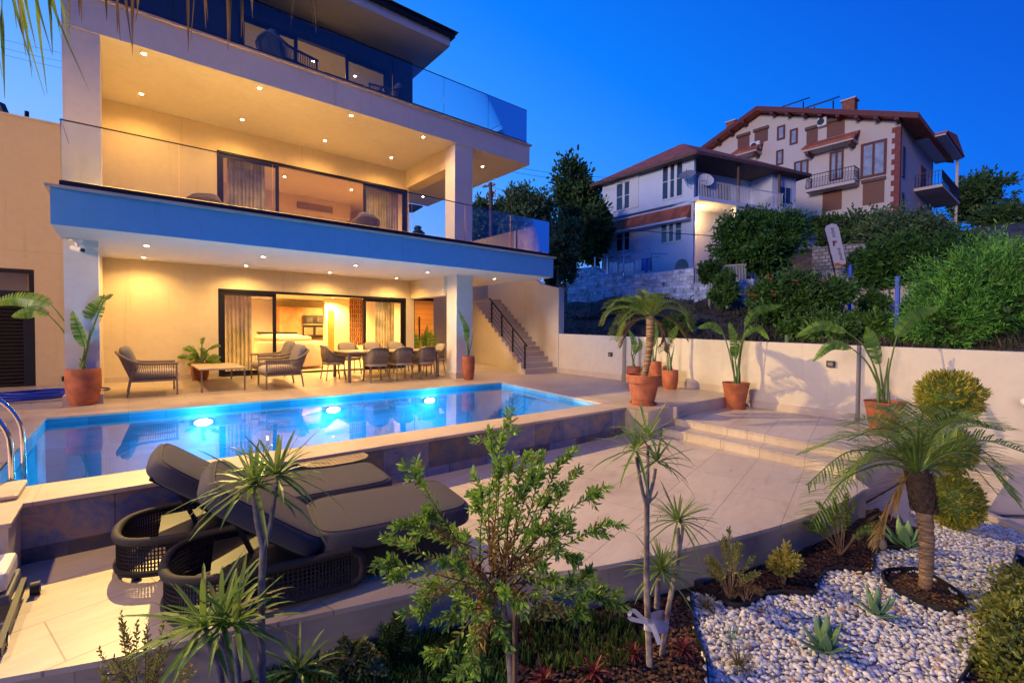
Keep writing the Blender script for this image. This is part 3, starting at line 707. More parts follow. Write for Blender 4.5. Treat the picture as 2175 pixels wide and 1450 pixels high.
# ---------------------------------------------------------------- living room behind the door
zf = .17
sf = thing('sofa', (4.0, 15.9, zf), 'large rounded cream sofa inside the living room', 'sofa')
SOFA = plain('cream_boucle', (.66, .54, .38), .95, var=.05, bmp=.4, bscale=120)
MB().lathe([(.9, .06), (1.02, .10), (1.06, .45), (1.02, .78), (.92, .86), (.80, .80), (.78, .45)], 40, (0, 0, 0), 1.0, .75).build('curved_back', SOFA, sf, smooth=60)
MB().ball((0, 0, .38), (.82, .62, .16), 28, 10, .6).build('seat', SOFA, sf, smooth=180)
MB().ball((.1, .1, .92), (.55, .12, .10), 20, 8, .6).build('back_cushion', SOFA, sf, smooth=180)
MB().ball((-.25, .35, .94), (.75, .14, .13), 20, 8, .6).build('headrest', SOFA, sf, smooth=180)
kt = thing('kitchen_units', (5.2, 20.8, zf), 'tall brown kitchen wall units with built in ovens', 'kitchen units')
BRN = plain('rust_laminate', (.32, .15, .06), .5, var=.35, scale=3)
def onp(Y, x0, y0, x1, y1):
    a = AY(x0, y0, Y); b_ = AY(x1, y1, Y); return min(a.x, b_.x), max(a.x, b_.x), min(a.z, b_.z), max(a.z, b_.z)
x0, x1, z0, z1 = onp(20.4, 594, 651, 691, 735); MB().box(x0, x1, 20.4, 21.5, zf, z1).build('cabinet', BRN, kt, world=True)
x0, x1, z0, z1 = onp(20.38, 643, 669, 690, 717)
f = MB().box(x0, x1, 20.33, 20.398, z0, z1).build('appliance_bank', BLACK, kt, world=True)
for (a, b_, c, d) in ((649, 673, 664, 686), (673, 673, 688, 686)): 
    x0, x1, z0, z1 = onp(20.3, a, b_, c, d); MB().box(x0, x1, 20.30, 20.329, z0, z1).build('microwave', plain('dark_glass', (.06, .05, .045), .15), f, world=True)
for (a, b_, c, d) in ((646, 695, 665, 711), (671, 695, 689, 711)):
    x0, x1, z0, z1 = onp(20.3, a, b_, c, d); MB().box(x0, x1, 20.30, 20.329, z0, z1).build('oven', plain('oven_glass', (.25, .19, .13), .2), f, world=True)
x0, x1, z0, z1 = onp(20.3, 644, 688, 690, 690); MB().box(x0, x1, 20.29, 20.328, z0, z1).build('steel_strip', STEEL, f, world=True)
isl = thing('kitchen_island', (3.6, 18.3, zf), 'dark topped kitchen island behind the cream sofa', 'kitchen island')
x0, x1, z0, z1 = onp(18.0, 560, 705, 628, 740); MB().box(x0, x1, 18.0, 18.9, zf, z1-.05).build('body', plain('island_body', (.16, .12, .09), .5), isl, world=True); MB().box(x0-.05, x1+.05, 17.95, 18.95, z1-.049, z1).build('worktop', BLACK, isl, world=True)
wd = thing('interior_door', (6.0, 19.2, zf), 'narrow orange timber door in the back wall of the living room', 'door')
x0, x1, z0, z1 = onp(19.0, 698, 659, 710, 735); MB().box(x0, x1, 19.0, 19.06, zf, z1).build('door_leaf', plain('orange_door', (.5, .2, .04), .4, var=.1), wd, world=True)
x0b, x1b, _, z1b = onp(19.07, 690, 640, 760, 735); MB().box(x0b, x1b+.8, 19.065, 19.3, zf, 2.6).build('partition', INW, wd, world=True)
ar = thing('wall_artwork', (6.2, 17.9, 1.5), 'tall woven lattice artwork hanging in the living room', 'artwork')
x0, x1, z0, z1 = onp(17.5, 742, 635, 768, 733)
MB().box(x0, x1, 17.5, 17.53, z0, z1).build('backing', plain('art_cream', (.6, .42, .22), .8), ar, world=True)
MB().box(x1, x1+.05, 17.46, 17.53, z0, z1).box(x0, x1, 17.46, 17.499, z1, z1+.03).build('frame', plain('art_brown', (.16, .05, .02), .6), ar, world=True)
mb = MB(); rows = 10
for i in range(rows):
    zz = z0+(z1-z0)*(i+.5)/rows
    for k in range(6):
        xx = x0+(x1-x0)*(k+.5)/6+random.uniform(-.01, .01); mb.box(xx-.022, xx+.022, 17.47, 17.499, zz-.06-random.random()*.05, zz+.05)
    mb.box(x0, x1, 17.475, 17.4985, zz+.07, zz+.085)
mb.build('lattice', MATS['art_brown'], ar, world=True)

# ---------------------------------------------------------------- balcony furniture
b1 = dup(a1, (1.45, 13.3, 3.6), 'rope armchair on the first floor balcony left of the sliding door', R(60)); b1['group'] = 'armchairs on the first floor balcony'
b2 = dup(a1, (5.15, 12.6, 3.6), 'rope armchair on the first floor balcony in front of the open door', R(110)); b2['group'] = 'armchairs on the first floor balcony'
DKR = plain('navy_rope', (.05, .06, .09), .7); DKC = plain('navy_cushion', (.07, .08, .12), .9)
def recolor(root, mp, nm):
    for ch in root.children:
        ch.data = ch.data.copy()
        ch.data.materials[0] = mp.get(ch.data.materials[0].name, ch.data.materials[0])
mpd = {'taupe_frame': DKR, 'taupe_rope': DKR, 'beige_cushion': DKC, 'grey_cushion': DKC}
u1 = dup(a1, (2.75, 12.75, 7.42), 'dark navy slatted armchair behind the top balcony glass, left one', R(12), 1.18); recolor(u1, mpd, 'n'); u1['group'] = 'dark armchairs on the top balcony'
u2 = dup(u1, (6.15, 12.9, 7.42), 'dark navy slatted armchair behind the top balcony glass, right one', R(170), 1.1); u2['group'] = 'dark armchairs on the top balcony'
t = thing('balcony_table', (4.4, 12.6, 7.42), 'low dark table on the top floor balcony', 'table')
MB().box(-.5, .5, -.35, .35, .40, .44).build('table_top', DKR, t)
for x in (-.45, .45):
    for y in (-.3, .3): MB().box(x-.02, x+.02, y-.02, y+.02, 0, .4).build('leg', DKR, t)

# ---------------------------------------------------------------- security camera, hose, valve
sc_ = thing('security_camera', (-.70, 11.50, 2.985), 'white bullet security camera under the slab on the left column', 'security camera')
WP = plain('white_plastic', (.75, .74, .72), .35, var=.03)
MB().lathe([(.09, 0), (.10, -.03), (.06, -.06), (.02, -.07)], 20).build('base', WP, sc_, smooth=50)
MB().tube([(0, 0, -.05), (.03, -.03, -.14)], .025, 10).build('arm', WP, sc_, smooth=60)
o = MB().tube([(-.04, .06, -.15), (.10, -.16, -.21)], .05, 16).build('body', WP, sc_, smooth=50); MB().tube([(.098, -.158, -.21), (.106, -.168, -.212)], .035, 14).build('lens', BLACK, o)
hs = thing('hose', (-1.5, 13.0, 0), 'bright blue garden hose lying in loops on the left terrace', 'hose')
mb = MB(); pts = []
for k in range(150):
    a = k*.33; rr = .35+.22*math.sin(k*.11)+random.uniform(-.03, .03)
    pts.append((-1.55+rr*1.7*math.cos(a)+.004*k-.2, 12.55+rr*.9*math.sin(a), fz(12.6)+.03+.012*(k//19)))
mb.tube(spline(pts, 700), .018, 6); mb.build('coils', plain('blue_hose', (.01, .035, .40), .35), hs, world=True, smooth=70)

# ---------------------------------------------------------------- loungers
CHAR = plain('charcoal_fabric', (.078, .072, .085), .95, var=.22, scale=160, bmp=.6, bscale=330, spec=.2); WICK = plain('dark_rope', (.022, .017, .016), .75, var=.25, scale=50, bmp=.4, bscale=150)
def lounger(loc, rz, label):
    """local: x from head to foot, y across (+y = far side)"""
    t = thing('sun_lounger', loc, label, 'sun lounger', 'sun loungers beside the pool wall', rz)
    hw = .42
    # U shaped woven base: from near foot end round the head to the far foot end
    path = spline([(1.12, -hw, 0), (.85, -hw-.015, 0), (.5, -hw, 0), (.2, -hw+.05, 0), (.03, -hw+.18, 0), (-.02, 0, 0), (.03, hw-.18, 0), (.2, hw-.05, 0), (.5, hw, 0), (.85, hw+.015, 0), (1.12, hw, 0)], 110)
    z0, z1 = .045, .30
    MB().tube([p+Vector((0, 0, z1)) for p in path], .032, 10).build('top_rail', WICK, t, smooth=70)
    ends = MB().tube([p+Vector((0, 0, z0+.01)) for p in path], .024, 8)
    for e in (path[0], path[-1]): ends.tube([e+Vector((0, 0, z1)), e+Vector((.07, 0, z1-.05)), e+Vector((.085, 0, .17)), e+Vector((.07, 0, z0+.04)), e+Vector((0, 0, z0+.01))], .03, 8)
    ends.build('bottom_rail', WICK, t, smooth=70)
    mb = MB()
    L = [path[i] for i in range(110)]
    fine = spline(path, 120)
    for i, p in enumerate(fine):
        q = p*1.0; mb.bar(p+Vector((0, 0, z0)), q+Vector((0, 0, z1)), .0105, .006)
    for k in range(8):
        z = z0+.03+k*(z1-z0-.05)/7
        off = .004*(-1)**k
        mb.tube([Vector((p.x, p.y*(1+off), z)) for p in path], .0055, 4)
    for e in (path[0], path[-1]):
        for k in range(8): mb.bar(e+Vector((.01*k, 0, z0)), e+Vector((.01*k, 0, z1)), .009, .007)
    mb.build('woven_side', WICK, t)
    MB().box(.25, 1.9, -hw+.08, hw-.08, .235, .265).build('platform', BLACK, t)
    for q in ((1.15, 1.95, -.30, -.24), (1.15, 1.95, .24, .30), (.30, .36, -.3, .3)): MB().box(*q, .03, .234).build('under_frame', BLACK, t)
    for x in (.12, 1.85):
        for y in (-.28, .28): MB().lathe([(.03, 0), (.035, .04), (.02, .045)], 12, (x, y, 0)).build('foot', BLACK, t)
    MB().bar((.5, 0, .25), (.38, 0, .55), .05, .03).build('back_strut', BLACK, t)
    s = MB().ball((0, 0, 0), (.62, .43, .095), 40, 18, .32).build('seat_cushion', CHAR, t, smooth=180); s.location = (1.50, 0, .365)
    b = MB().ball((0, 0, 0), (.46, .44, .085), 40, 18, .38).build('back_cushion', CHAR, t, smooth=180)
    b.location = (.57, 0, .585); b.rotation_euler = (0, R(37), 0)
    for cu, dims, e in ((s, (.62, .43, .095), .32), (b, (.46, .44, .085), .38)):
        pw = lambda q: math.copysign(abs(q)**e, q); cc, ss = math.cos(R(36))**e, math.sin(R(36))**e
        ring = [(dims[0]*cc*pw(math.cos(a)), dims[1]*cc*pw(math.sin(a)), dims[2]*ss) for a in np.linspace(0, 2*math.pi, 160)]
        MB().tube(ring, .0065, 6, False).build('piping', plain('charcoal_piping', (.05, .043, .045), .9), cu, smooth=70)
    k = MB().obox((.53, 0, .53), (math.cos(R(38)), 0, -math.sin(R(38))), (0, 1, 0), (math.sin(R(38)), 0, math.cos(R(38))), .40, .39, .014).build('back_panel', BLACK, t)
    for y in (-1, 1):
        pp = [(1.50+.6*math.cos(a)*abs(math.cos(a))**-.0, y*.0, 0) for a in (0,)]
    return t
l1 = lounger((.20, 3.92, -.5), R(-9), 'charcoal cushioned sun lounger with woven base, the nearer one by the plants')
l2 = dup(l1, (-.06, 4.80, -.5), 'charcoal cushioned sun lounger with woven base, next to the pool wall', R(-5))
sd_ = thing('side_table', (1.75, 5.22, -.5), 'small beige metal side table with perforated top beside the lounger', 'side table')
BEI = plain('bronze_metal', (.26, .20, .13), .45, .3, var=.08)
mb = MB(); Rr = .27
# perforated disc: rings of small quads with holes left out
import itertools
gn = 46
V = {}; F = []
def vi(i, j):
    if (i, j) not in V: V[(i, j)] = len(V)
    return V[(i, j)]
for i in range(gn):
    for j in range(gn):
        x, y = (i+.5)/gn*2-1, (j+.5)/gn*2-1
        if (abs(x)**2.6+abs(y)**2.6) > 1: continue
        if (abs(x)**2.6+abs(y)**2.6) < .72 and i % 3 == 1 and j % 3 == 1: continue
        F.append((vi(i, j), vi(i+1, j), vi(i+1, j+1), vi(i, j+1)))
vs = [None]*len(V)
for (i, j), k in V.items(): vs[k] = ((i/gn*2-1)*.36, (j/gn*2-1)*.25, .475)
o = MB().add(vs, F).build('perforated_top', BEI, sd_); o.modifiers.new('s', 'SOLIDIFY').thickness = .018
MB().tube([(0, 0, .01), (0, 0, .46)], .02, 10).build('stem', BLACK, sd_, smooth=60)
MB().lathe([(.20, 0), (.20, .012), (.03, .02)], 24).build('base', BLACK, sd_, smooth=50)

# pool cleaning robot on a caddy at the left edge
pc = thing('pool_robot', (-.86, 4.0, -.5), 'white pool cleaning robot on its wheeled caddy at the left edge', 'pool robot')
Q = G(0, 1215, -.2)
MB().box(-1.2, -.62, 4.40, 4.80, -.32, -.19).build('body', WP, pc, world=True, bevel=.03)
MB().box(-1.2, -.655, 4.10, 4.36, -.34, -.225).build('body_cover', WP, pc, world=True, bevel=.03)
MB().box(-1.2, -.61, 4.38, 4.82, -.40, -.33).build('under_body', plain('grey_plastic', (.2, .2, .21), .4), pc, world=True, bevel=.01)
MB().bar((-.585, 4.74, -.40), (-.585, 3.85, -.44), .03, .05).build('caddy_frame', BLACK, pc, world=True)
for (x, y) in ((-.53, 4.70), (-.60, 4.02)):
    w = MB().tube([(x-.02, y, -.455), (x+.03, y, -.455)], .045, 18).build('wheel', BLACK, pc, world=True, smooth=50)
    MB().tube([(x+.031, y, -.455), (x+.036, y, -.455)], .025, 14).build('hub', STEEL, w, world=True)
# ---------------------------------------------------------------- foliage materials
STREL = leafmat('broad_leaf', (.09, .22, .03), (.24, .42, .05), .38, .35); PETI = plain('leaf_stalk', (.11, .19, .035), .5, var=.2)
PALMG = leafmat('palm_leaf', (.11, .21, .03), (.28, .40, .07), .3, .45, (.30, .20, .06)); PALMB = leafmat('dry_palm_leaf', (.16, .09, .03), (.30, .19, .08), .2, .7)
DRAC = leafmat('strap_leaf', (0.095, 0.228, 0.038), (0.285, 0.418, 0.095), .3, .4, (.32, .24, .09)); BOTT = leafmat('bottlebrush_leaf', (0.133, 0.285, 0.038), (0.304, 0.513, 0.076), .3, .45, (.24, .12, .03))
BOTD = leafmat('old_leaf', (0.228, 0.114, 0.038), (0.380, 0.266, 0.076), .2, .6)
DARKG = leafmat('dark_tree_leaf', (0.031, 0.076, 0.024), (0.085, 0.170, 0.043), .2, .5); MIDG = leafmat('olive_leaf', (0.068, 0.128, 0.051), (0.170, 0.255, 0.102), .25, .55)
TREEG = leafmat('fresh_tree_leaf', (.03, .10, .02), (.08, .20, .03), .25, .5)
BUSHG = leafmat('bush_leaf', (0.037, 0.102, 0.020), (0.102, 0.221, 0.037), .2, .45); CONI = leafmat('conifer_spray', (.03, .12, .02), (.19, .50, .07), .25, .6)
GOLD = leafmat('golden_leaf', (.15, .19, .02), (.48, .42, .06), .25, .55); NAND = leafmat('nandina_leaf', (0.160, 0.192, 0.048), (0.320, 0.320, 0.080), .25, .5, (.30, .12, .04))
VARI = leafmat('variegated_leaf', (.12, .19, .05), (.34, .36, .14), .25, .45, (.45, .3, .2)); REDL = leafmat('red_leaf', (.07, .012, .02), (.22, .035, .05), .25, .45)
AGAV = leafmat('agave_leaf', (0.112, 0.240, 0.128), (0.224, 0.368, 0.192), .1, .45); SUCC = leafmat('succulent_leaf', (.04, .09, .015), (.11, .19, .04), .2, .4); GRAS = leafmat('dry_grass', (.14, .14, .05), (.30, .24, .10), .25, .6)
PTRUNK, nt, b = _new('palm_trunk'); v = coords(nt, (3, 3, 26)); c = ramp(nt, noise(nt, v, 1.3, 5, .6), [(.32, (.10, .055, .028)), (.5, (.26, .16, .085)), (.66, (.44, .30, .17))])
nt.links.new(c, b.inputs['Base Color']); b.inputs['Roughness'].default_value = .9; bump(nt, b, noise(nt, v, 1.6, 6, .65), .8, .02)

def fdepth(P): return (Vector(P)-CAM).dot(FWD)
def hpix(P, py):                       # height at which the vertical through P reaches photo row py
    lo, hi = -3, 40
    for _ in range(50):
        mid = (lo+hi)/2
        if PJ((P[0], P[1], mid))[1] > py: lo = mid
        else: hi = mid
    return lo

PROF = {
 'barrel': lambda h, r: [(.70*r, 0), (.86*r, .12*h), (.97*r, .45*h), (.99*r, .75*h), (r*.96, .97*h), (.94*r, h), (.86*r, h), (.85*r, .9*h), (.01, .89*h)],
 'taper': lambda h, r: [(.66*r, 0), (.97*r, .94*h), (1.0*r, .96*h), (r, h), (.92*r, h), (.90*r, .92*h), (.01, .91*h)],
 'rim': lambda h, r: [(.62*r, 0), (.64*r, .16*h), (.68*r, .17*h), (.67*r, .20*h), (.85*r, .72*h), (.93*r, .73*h), (1.0*r, .93*h), (1.0*r, .98*h), (.97*r, h), (.88*r, h), (.86*r, .92*h), (.01, .90*h)]}
def blade(mb, path, W, face, n=26, rip=.5, fold=.35):
    P = spline(path, n+1)
    for i in range(n):
        t0, t1 = i/n, (i+1)/n; p, q = P[i], P[i+1]; tg = (q-p).normalized()
        vw = (p-CAM).normalized(); s1 = tg.cross(vw).normalized(); s2 = tg.cross(s1).normalized()
        sd = (s1*face+s2*(1-face)).normalized(); nn = sd.cross(tg)
        wf = lambda t: W*(math.sin(math.pi*min(1, max(0, t))**.72)**.62 if 0 < t < 1 else .06)
        g = random.random() < rip; sh = (q-p).length*(.42 if g else .0); dr = Vector((0, 0, -.10*W*random.random())) if g else Vector((0, 0, 0))
        for sg in (-1, 1):
            o0 = p+sd*sg*wf(t0+.02)+nn*fold*wf(t0+.02)+tg*.25*wf(t0); o1 = q+sd*sg*wf(t1-.005)+nn*fold*wf(t1)+tg*.25*wf(t1)
            if g: o1 = o1-tg*sh*.8+dr
            m0, m1 = p.lerp(o0, .5)-nn*fold*.12*W, q.lerp(o1, .5)-nn*fold*.12*W
            a = [p, q, m1, m0, o1, o0]
            mb.add(a, [(0, 1, 2, 3), (3, 2, 4, 5)] if sg > 0 else [(3, 2, 1, 0), (5, 4, 2, 3)])
def potted(label, base, top_py, hw_px, kind, leaves, group='potted strelitzias in terracotta pots', name='potted_plant', saucer=True, D=None):
    """leaves: (petiole px list, blade px list, width m, face, depth offset)"""
    B = Vector(base); k = fdepth(B); r = hw_px*k/F_PX; h = hpix(B, top_py)-B.z
    t = thing(name, B, label, 'potted plant', group)
    p = MB().lathe(PROF[kind](h-.02, r), 40, (0, 0, .02)).build('pot', TERRA, t, smooth=40)
    if saucer: MB().lathe([(.72*r, 0), (.78*r, .035), (.74*r, .04), (.70*r, .02)], 36).build('saucer', TERRA, p, smooth=40)
    MB().lathe([(.84*r, .0), (.01, .03)], 24, (0, 0, .90*h)).build('potting_soil', SOIL, t)
    top = B+Vector((0, 0, .9*h))
    for (pet, bl, W, face, off) in leaves:
        pts = [top+Vector((random.uniform(-.25, .25)*r, random.uniform(-.25, .25)*r, 0))]
        n = len(pet)+len(bl)
        allp = pet+bl; cum = [AD(x, y, k+off*(i+1)/n) for i, (x, y) in enumerate(allp)]
        mb = MB(); path = pts+cum[:len(pet)]+(cum[len(pet):len(pet)+1] if bl else [])
        sp = spline(path, 14); mb.tube(sp, [max(.006, .021*(1-.6*i/13)) for i in range(14)], 7)
        lf = mb.build('stalk', PETI, t, world=True, smooth=70)
        if bl:
            mb = MB(); blade(mb, cum[len(pet):], W, face); mb.build('leaf', STREL, t, world=True, smooth=180)
            sp = spline(cum[len(pet):], 12); MB().tube(sp, [.009*(1-.8*i/11) for i in range(12)], 5).build('leaf_rib', PETI, lf, world=True)
    return t

Bp = G(178, 859, 0)
potted('large strelitzia in a tall barrel pot in front of the left column', Bp, 782, 30, 'barrel', [
    ([(160, 730), (135, 680)], [(108, 646), (70, 636), (25, 634), (-25, 648)], .15, .75, .1), ([(155, 735), (128, 695)], [(102, 668), (75, 660), (50, 664), (24, 672)], .12, .7, -.25),
    ([(178, 752)], [(180, 735), (168, 698), (154, 660)], .11, .55, -.15), ([(184, 745)], [(183, 705), (198, 668), (222, 626)], .15, .8, .1), ([(186, 730)], [(183, 690), (176, 672), (170, 664)], .09, .9, .2),
    ([(190, 720), (215, 650)], [(226, 636), (232, 629), (241, 625)], .04, .8, .2), ([(184, 740), (192, 700)], [], 0, 0, .0), ([(165, 748), (150, 715)], [(148, 706), (140, 700), (138, 702)], .06, .8, .3)])
B = DF(425, 806)
lv = []
for k in range(17):
    a = random.uniform(-1.35, 1.35); rr = random.uniform(18, 46); x = 425+2+rr*math.sin(a)*1.0; y = 764-rr*math.cos(a)*1.15+random.uniform(0, 22)*abs(a)
    lv.append(([((425+x)/2, (765+y)/2-8)], [(x*.6+425*.4, y*.75+764*.25), (x, y), (x+13*math.sin(a), y+6*abs(a)-5)], random.uniform(.055, .085), random.uniform(.45, .95), random.uniform(-.35, .25)))
potted('leafy green plant in a bright orange pot between armchair and sliding door', B, 770, 17, 'barrel', lv, 'potted plants by the villa')
potted('slim strelitzia in a tall pot beside the right column', G(995, 806, 0), 756, 13.5, 'barrel', [
    ([(993, 735)], [(991, 725), (993, 700), (974, 657)], .11, .55, .0), ([(1000, 735)], [(1003, 720), (1008, 702), (1016, 688)], .012, .5, .1), ([(990, 720), (984, 700)], [], 0, 0, 0), ([(995, 730), (989, 685)], [], 0, 0, 0)], 'potted plants by the villa')
lv = []
for (x, y, x2, y2, w) in ((905, 730, 908, 690, .10), (890, 735, 880, 705, .13), (920, 735, 926, 705, .12), (900, 730, 897, 708, .09), (885, 742, 876, 723, .07), (925, 740, 935, 725, .09), (912, 728, 915, 702, .1)):
    lv.append(([(905+(x-905)*.5, 755)], [(x, y+8), ((x+x2)/2, (y+y2)/2), (x2, y2)], w, random.uniform(.5, .95), random.uniform(-.2, .2)))
potted('broad leaved plant in an orange pot behind the dining table', AY(905, 790, 14.6)*1, 765, 12, 'barrel', lv, 'potted plants by the villa')
potted('strelitzia in a terracotta pot at the wall, left of the potted palm', Vector((10.55, 7.69, 0)), 778, 14.5, 'barrel', [
    ([(1347, 760)], [(1350, 752), (1348, 725), (1336, 699)], .10, .6, .0), ([(1344, 755)], [(1352, 748), (1362, 732), (1356, 718)], .07, .6, .2), ([(1341, 750)], [(1341, 742), (1343, 730), (1344, 720)], .02, .5, .0)])
potted('strelitzia in a cylindrical terracotta pot directly behind the potted palm', Vector((10.45, 6.97, 0)), 767, 15, 'barrel', [
    ([(1388, 745)], [(1390, 735), (1394, 700), (1388, 668)], .10, .5, .0), ([(1384, 745)], [(1386, 735), (1380, 715), (1378, 690)], .06, .6, .1), ([(1394, 745), (1398, 705)], [], 0, 0, 0)])
potted('strelitzia in a barrel terracotta pot at the wall, right of the potted palm', G(1423, 826, 0), 785, 17, 'barrel', [
    ([(1423, 760), (1420, 740)], [(1424, 728), (1432, 708), (1442, 690)], .11, .6, .0), ([(1418, 755), (1410, 705)], [], 0, 0, 0), ([(1428, 755), (1432, 735)], [], 0, 0, .1), ([(1425, 765), (1428, 750)], [], 0, 0, .1)])
potted('strelitzia with drooping leaves in a tapered pot on the landing, nearer the pool', G(1562, 867, -.235), 812, 27, 'taper', [
    ([(1562, 770)], [(1563, 762), (1562, 720), (1549, 683)], .12, .55, .0), ([(1570, 765)], [(1572, 755), (1578, 725), (1583, 712)], .10, .4, .1), ([(1574, 745)], [(1583, 692), (1608, 662), (1666, 648)], .10, .8, .1),
    ([(1548, 745)], [(1536, 708), (1512, 690), (1481, 697)], .085, .7, .0), ([(1572, 740)], [(1581, 714), (1606, 697), (1634, 722)], .085, .7, -.15), ([(1557, 770), (1550, 740)], [], 0, 0, 0)])
potted('largest strelitzia on the landing in a wide tapered pot near the topiary', G(1877, 918, -.235), 852, 36, 'taper', [
    ([(1872, 800)], [(1868, 772), (1856, 730), (1842, 691)], .13, .6, .0), ([(1886, 800), (1896, 750)], [(1905, 714), (1938, 676), (2003, 650)], .115, .85, .1),
    ([(1862, 795), (1835, 735)], [(1797, 704), (1745, 690), (1688, 716)], .09, .75, .1), ([(1858, 800), (1838, 765)], [(1808, 738), (1765, 732), (1726, 768)], .085, .7, -.25), ([(1880, 810), (1888, 760)], [], 0, 0, 0), ([(1868, 815), (1860, 790)], [], 0, 0, 0)])

# ---------------------------------------------------------------- palms
SUBS = (0, .5)
def frond(path, L_leaf, mat, par, n=44, w=.012, droop=.35, start=.12, curl=.3, stiff=.7):
    P = spline(path, n+1); mb = MB(); mr = MB()
    mr.tube(P, [max(.004, .016*(1-i/n)) for i in range(n+1)], 6); r = mr.build('frond', PETI, par, world=True, smooth=70)
    for i in range(int(n*start), n):
        t = i/n; tg = (P[i+1]-P[i]).normalized(); sd = tg.cross(Vector((0, 0, 1)))
        sd = sd.normalized() if sd.length > .05 else Vector((1, 0, 0)); up = sd.cross(tg).normalized()
        for sg in (-1, 1):
            for sub in SUBS:
                b0 = P[i].lerp(P[i+1], sub); l = L_leaf*(.35+.65*math.sin(math.pi*min(1, .1+.85*t)))*random.uniform(.85, 1.1)
                d = (sd*sg*.8+tg*stiff+up*curl*random.uniform(.4, 1.4)).normalized()
                mb.strap([b0, b0+d*l*.5+Vector((0, 0, -droop*l*.08)), b0+d*l*.85+Vector((0, 0, -droop*l*.42)), b0+d*l*.98+Vector((0, 0, -droop*l*.62))], [w*.6, w, w*.6, .001], None)
    mb.build('leaflets', mat, r, world=True)
def palm(t, foot, top, r0, r1, fr, L_leaf, scales=26, w=.012):
    """trunk from foot to top; fr: list of (px list, depth offset, dry)"""
    foot, top = Vector(foot), Vector(top); k = fdepth(top); P = [foot.lerp(top, i/60) for i in range(61)]
    bend = (top-foot).length*.04
    P = [p+RGT*bend*math.sin(math.pi*i/60) for i, p in enumerate(P)]
    rad = [(r0+(r1-r0)*i/60)*(1+.20*((i*scales/60) % 1)) for i in range(61)]
    trk = MB().tube(P, rad, 16).build('trunk', PTRUNK, t, world=True, smooth=20)
    mb = MB()
    for i in range(scales*9):
        u = i/(scales*9); a = i*2.4; p = foot.lerp(top, u)+RGT*bend*math.sin(math.pi*u); rr = r0+(r1-r0)*u
        o = Vector((math.cos(a), math.sin(a), 0)); b0 = p+o*rr*.98; sz = rr*.5
        mb.strap([b0, b0+o*sz*.35+Vector((0, 0, sz*.8))], [sz*.45, .003], Vector((0, 0, 1)).cross(o))
    mb.build('leaf_base', PTRUNK, trk, world=True)
    for (pts, off, dry) in fr:
        n = len(pts); path = [top+Vector((0, 0, -.02))]+[AD(x, y, k+off*(i+1)/n) for i, (x, y) in enumerate(pts)]
        frond(path, L_leaf, PALMB if dry else PALMG, t, w=w, droop=.30, n=46, curl=.42)
Bp = G(1366, 858, 0); k = fdepth(Bp)
pp = potted('palm with arching fronds in a large rimmed pot on the pool corner', Bp, 795, 37, 'rim', [], 'potted palms', 'potted_palm')
palm(pp, Bp+Vector((0, 0, hpix(Bp, 805))), AD(1381, 672, k), .055, .075, [
    ([(1340, 655), (1300, 660), (1280, 688)], .3, 0), ([(1345, 645), (1310, 640), (1288, 655)], -.5, 0), ([(1360, 640), (1345, 632), (1320, 640)], .7, 0), ([(1372, 640), (1368, 628), (1360, 618)], .5, 0), ([(1395, 640), (1402, 630), (1415, 630)], -.6, 0),
    ([(1410, 645), (1440, 645), (1462, 665)], .4, 0), ([(1415, 655), (1450, 665), (1470, 700)], -.4, 0), ([(1405, 670), (1440, 690), (1462, 722)], .2, 1), ([(1355, 680), (1335, 700), (1318, 735)], .3, 1), ([(1350, 665), (1318, 690), (1305, 722)], -.6, 0), ([(1400, 690), (1412, 720), (1410, 745)], -.3, 1),
    ([(1380, 645), (1395, 640), (1425, 655)], 1.0, 0), ([(1360, 655), (1330, 665), (1310, 690)], 1.0, 0), ([(1385, 650), (1390, 640), (1395, 638)], -.9, 0)], .24, 22, .0075)
MB().lathe([(.3*.8, 0), (.01, .02)], 20, (0, 0, hpix(Bp, 800))).build('potting_soil', SOIL, pp)

SUBS = (.2,)
gp_foot = G(1965, 1248, -.86); k = fdepth(gp_foot)
gp = thing('palm_tree', gp_foot, 'stout young date palm growing from an oval bark ring in white pebbles', 'palm tree')
palm(gp, gp_foot, AD(1948, 1000, k), .043, .062, [
    ([(1900, 935), (1810, 925), (1705, 962)], .6, 0), ([(1890, 965), (1800, 960), (1712, 1030)], -.3, 0), ([(1880, 985), (1790, 1020), (1722, 1108)], -.5, 0), 
    ([(1905, 920), (1850, 890), (1790, 905)], 1.0, 0), ([(1925, 915), (1900, 875), (1860, 868)], .8, 0), ([(1950, 910), (1960, 880), (1950, 862)], -.5, 0), ([(1975, 915), (2010, 880), (2050, 885)], .9, 0),
    ([(2000, 930), (2060, 905), (2135, 915)], .2, 0), ([(2005, 945), (2090, 935), (2190, 965)], -.2, 0), ([(2010, 965), (2080, 970), (2150, 1055)], -.4, 0), ([(2000, 985), (2050, 1000), (2085, 1075)], .3, 0), ([(1990, 960), (2060, 985), (2120, 1050)], .9, 0),
    ([(1930, 940), (1870, 945), (1800, 1000)], 1.1, 0), ([(1920, 1020), (1885, 1080), (1870, 1150)], .1, 1), ([(1960, 930), (1985, 900), (2000, 905)], -.9, 0), ([(1940, 930), (1915, 905), (1885, 930)], -1.0, 0), ([(1990, 1000), (2010, 1040), (2015, 1090)], .7, 0), ([(2000, 950), (2075, 950), (2150, 1010)], .5, 0), ([(1985, 920), (2040, 895), (2100, 905)], -.6, 0), ([(1910, 960), (1840, 970), (1765, 1050)], .2, 0), ([(1915, 925), (1865, 910), (1800, 935)], -.6, 0), ([(1905, 975), (1840, 985), (1770, 1030)], .5, 0)], .29, 26, .0070)

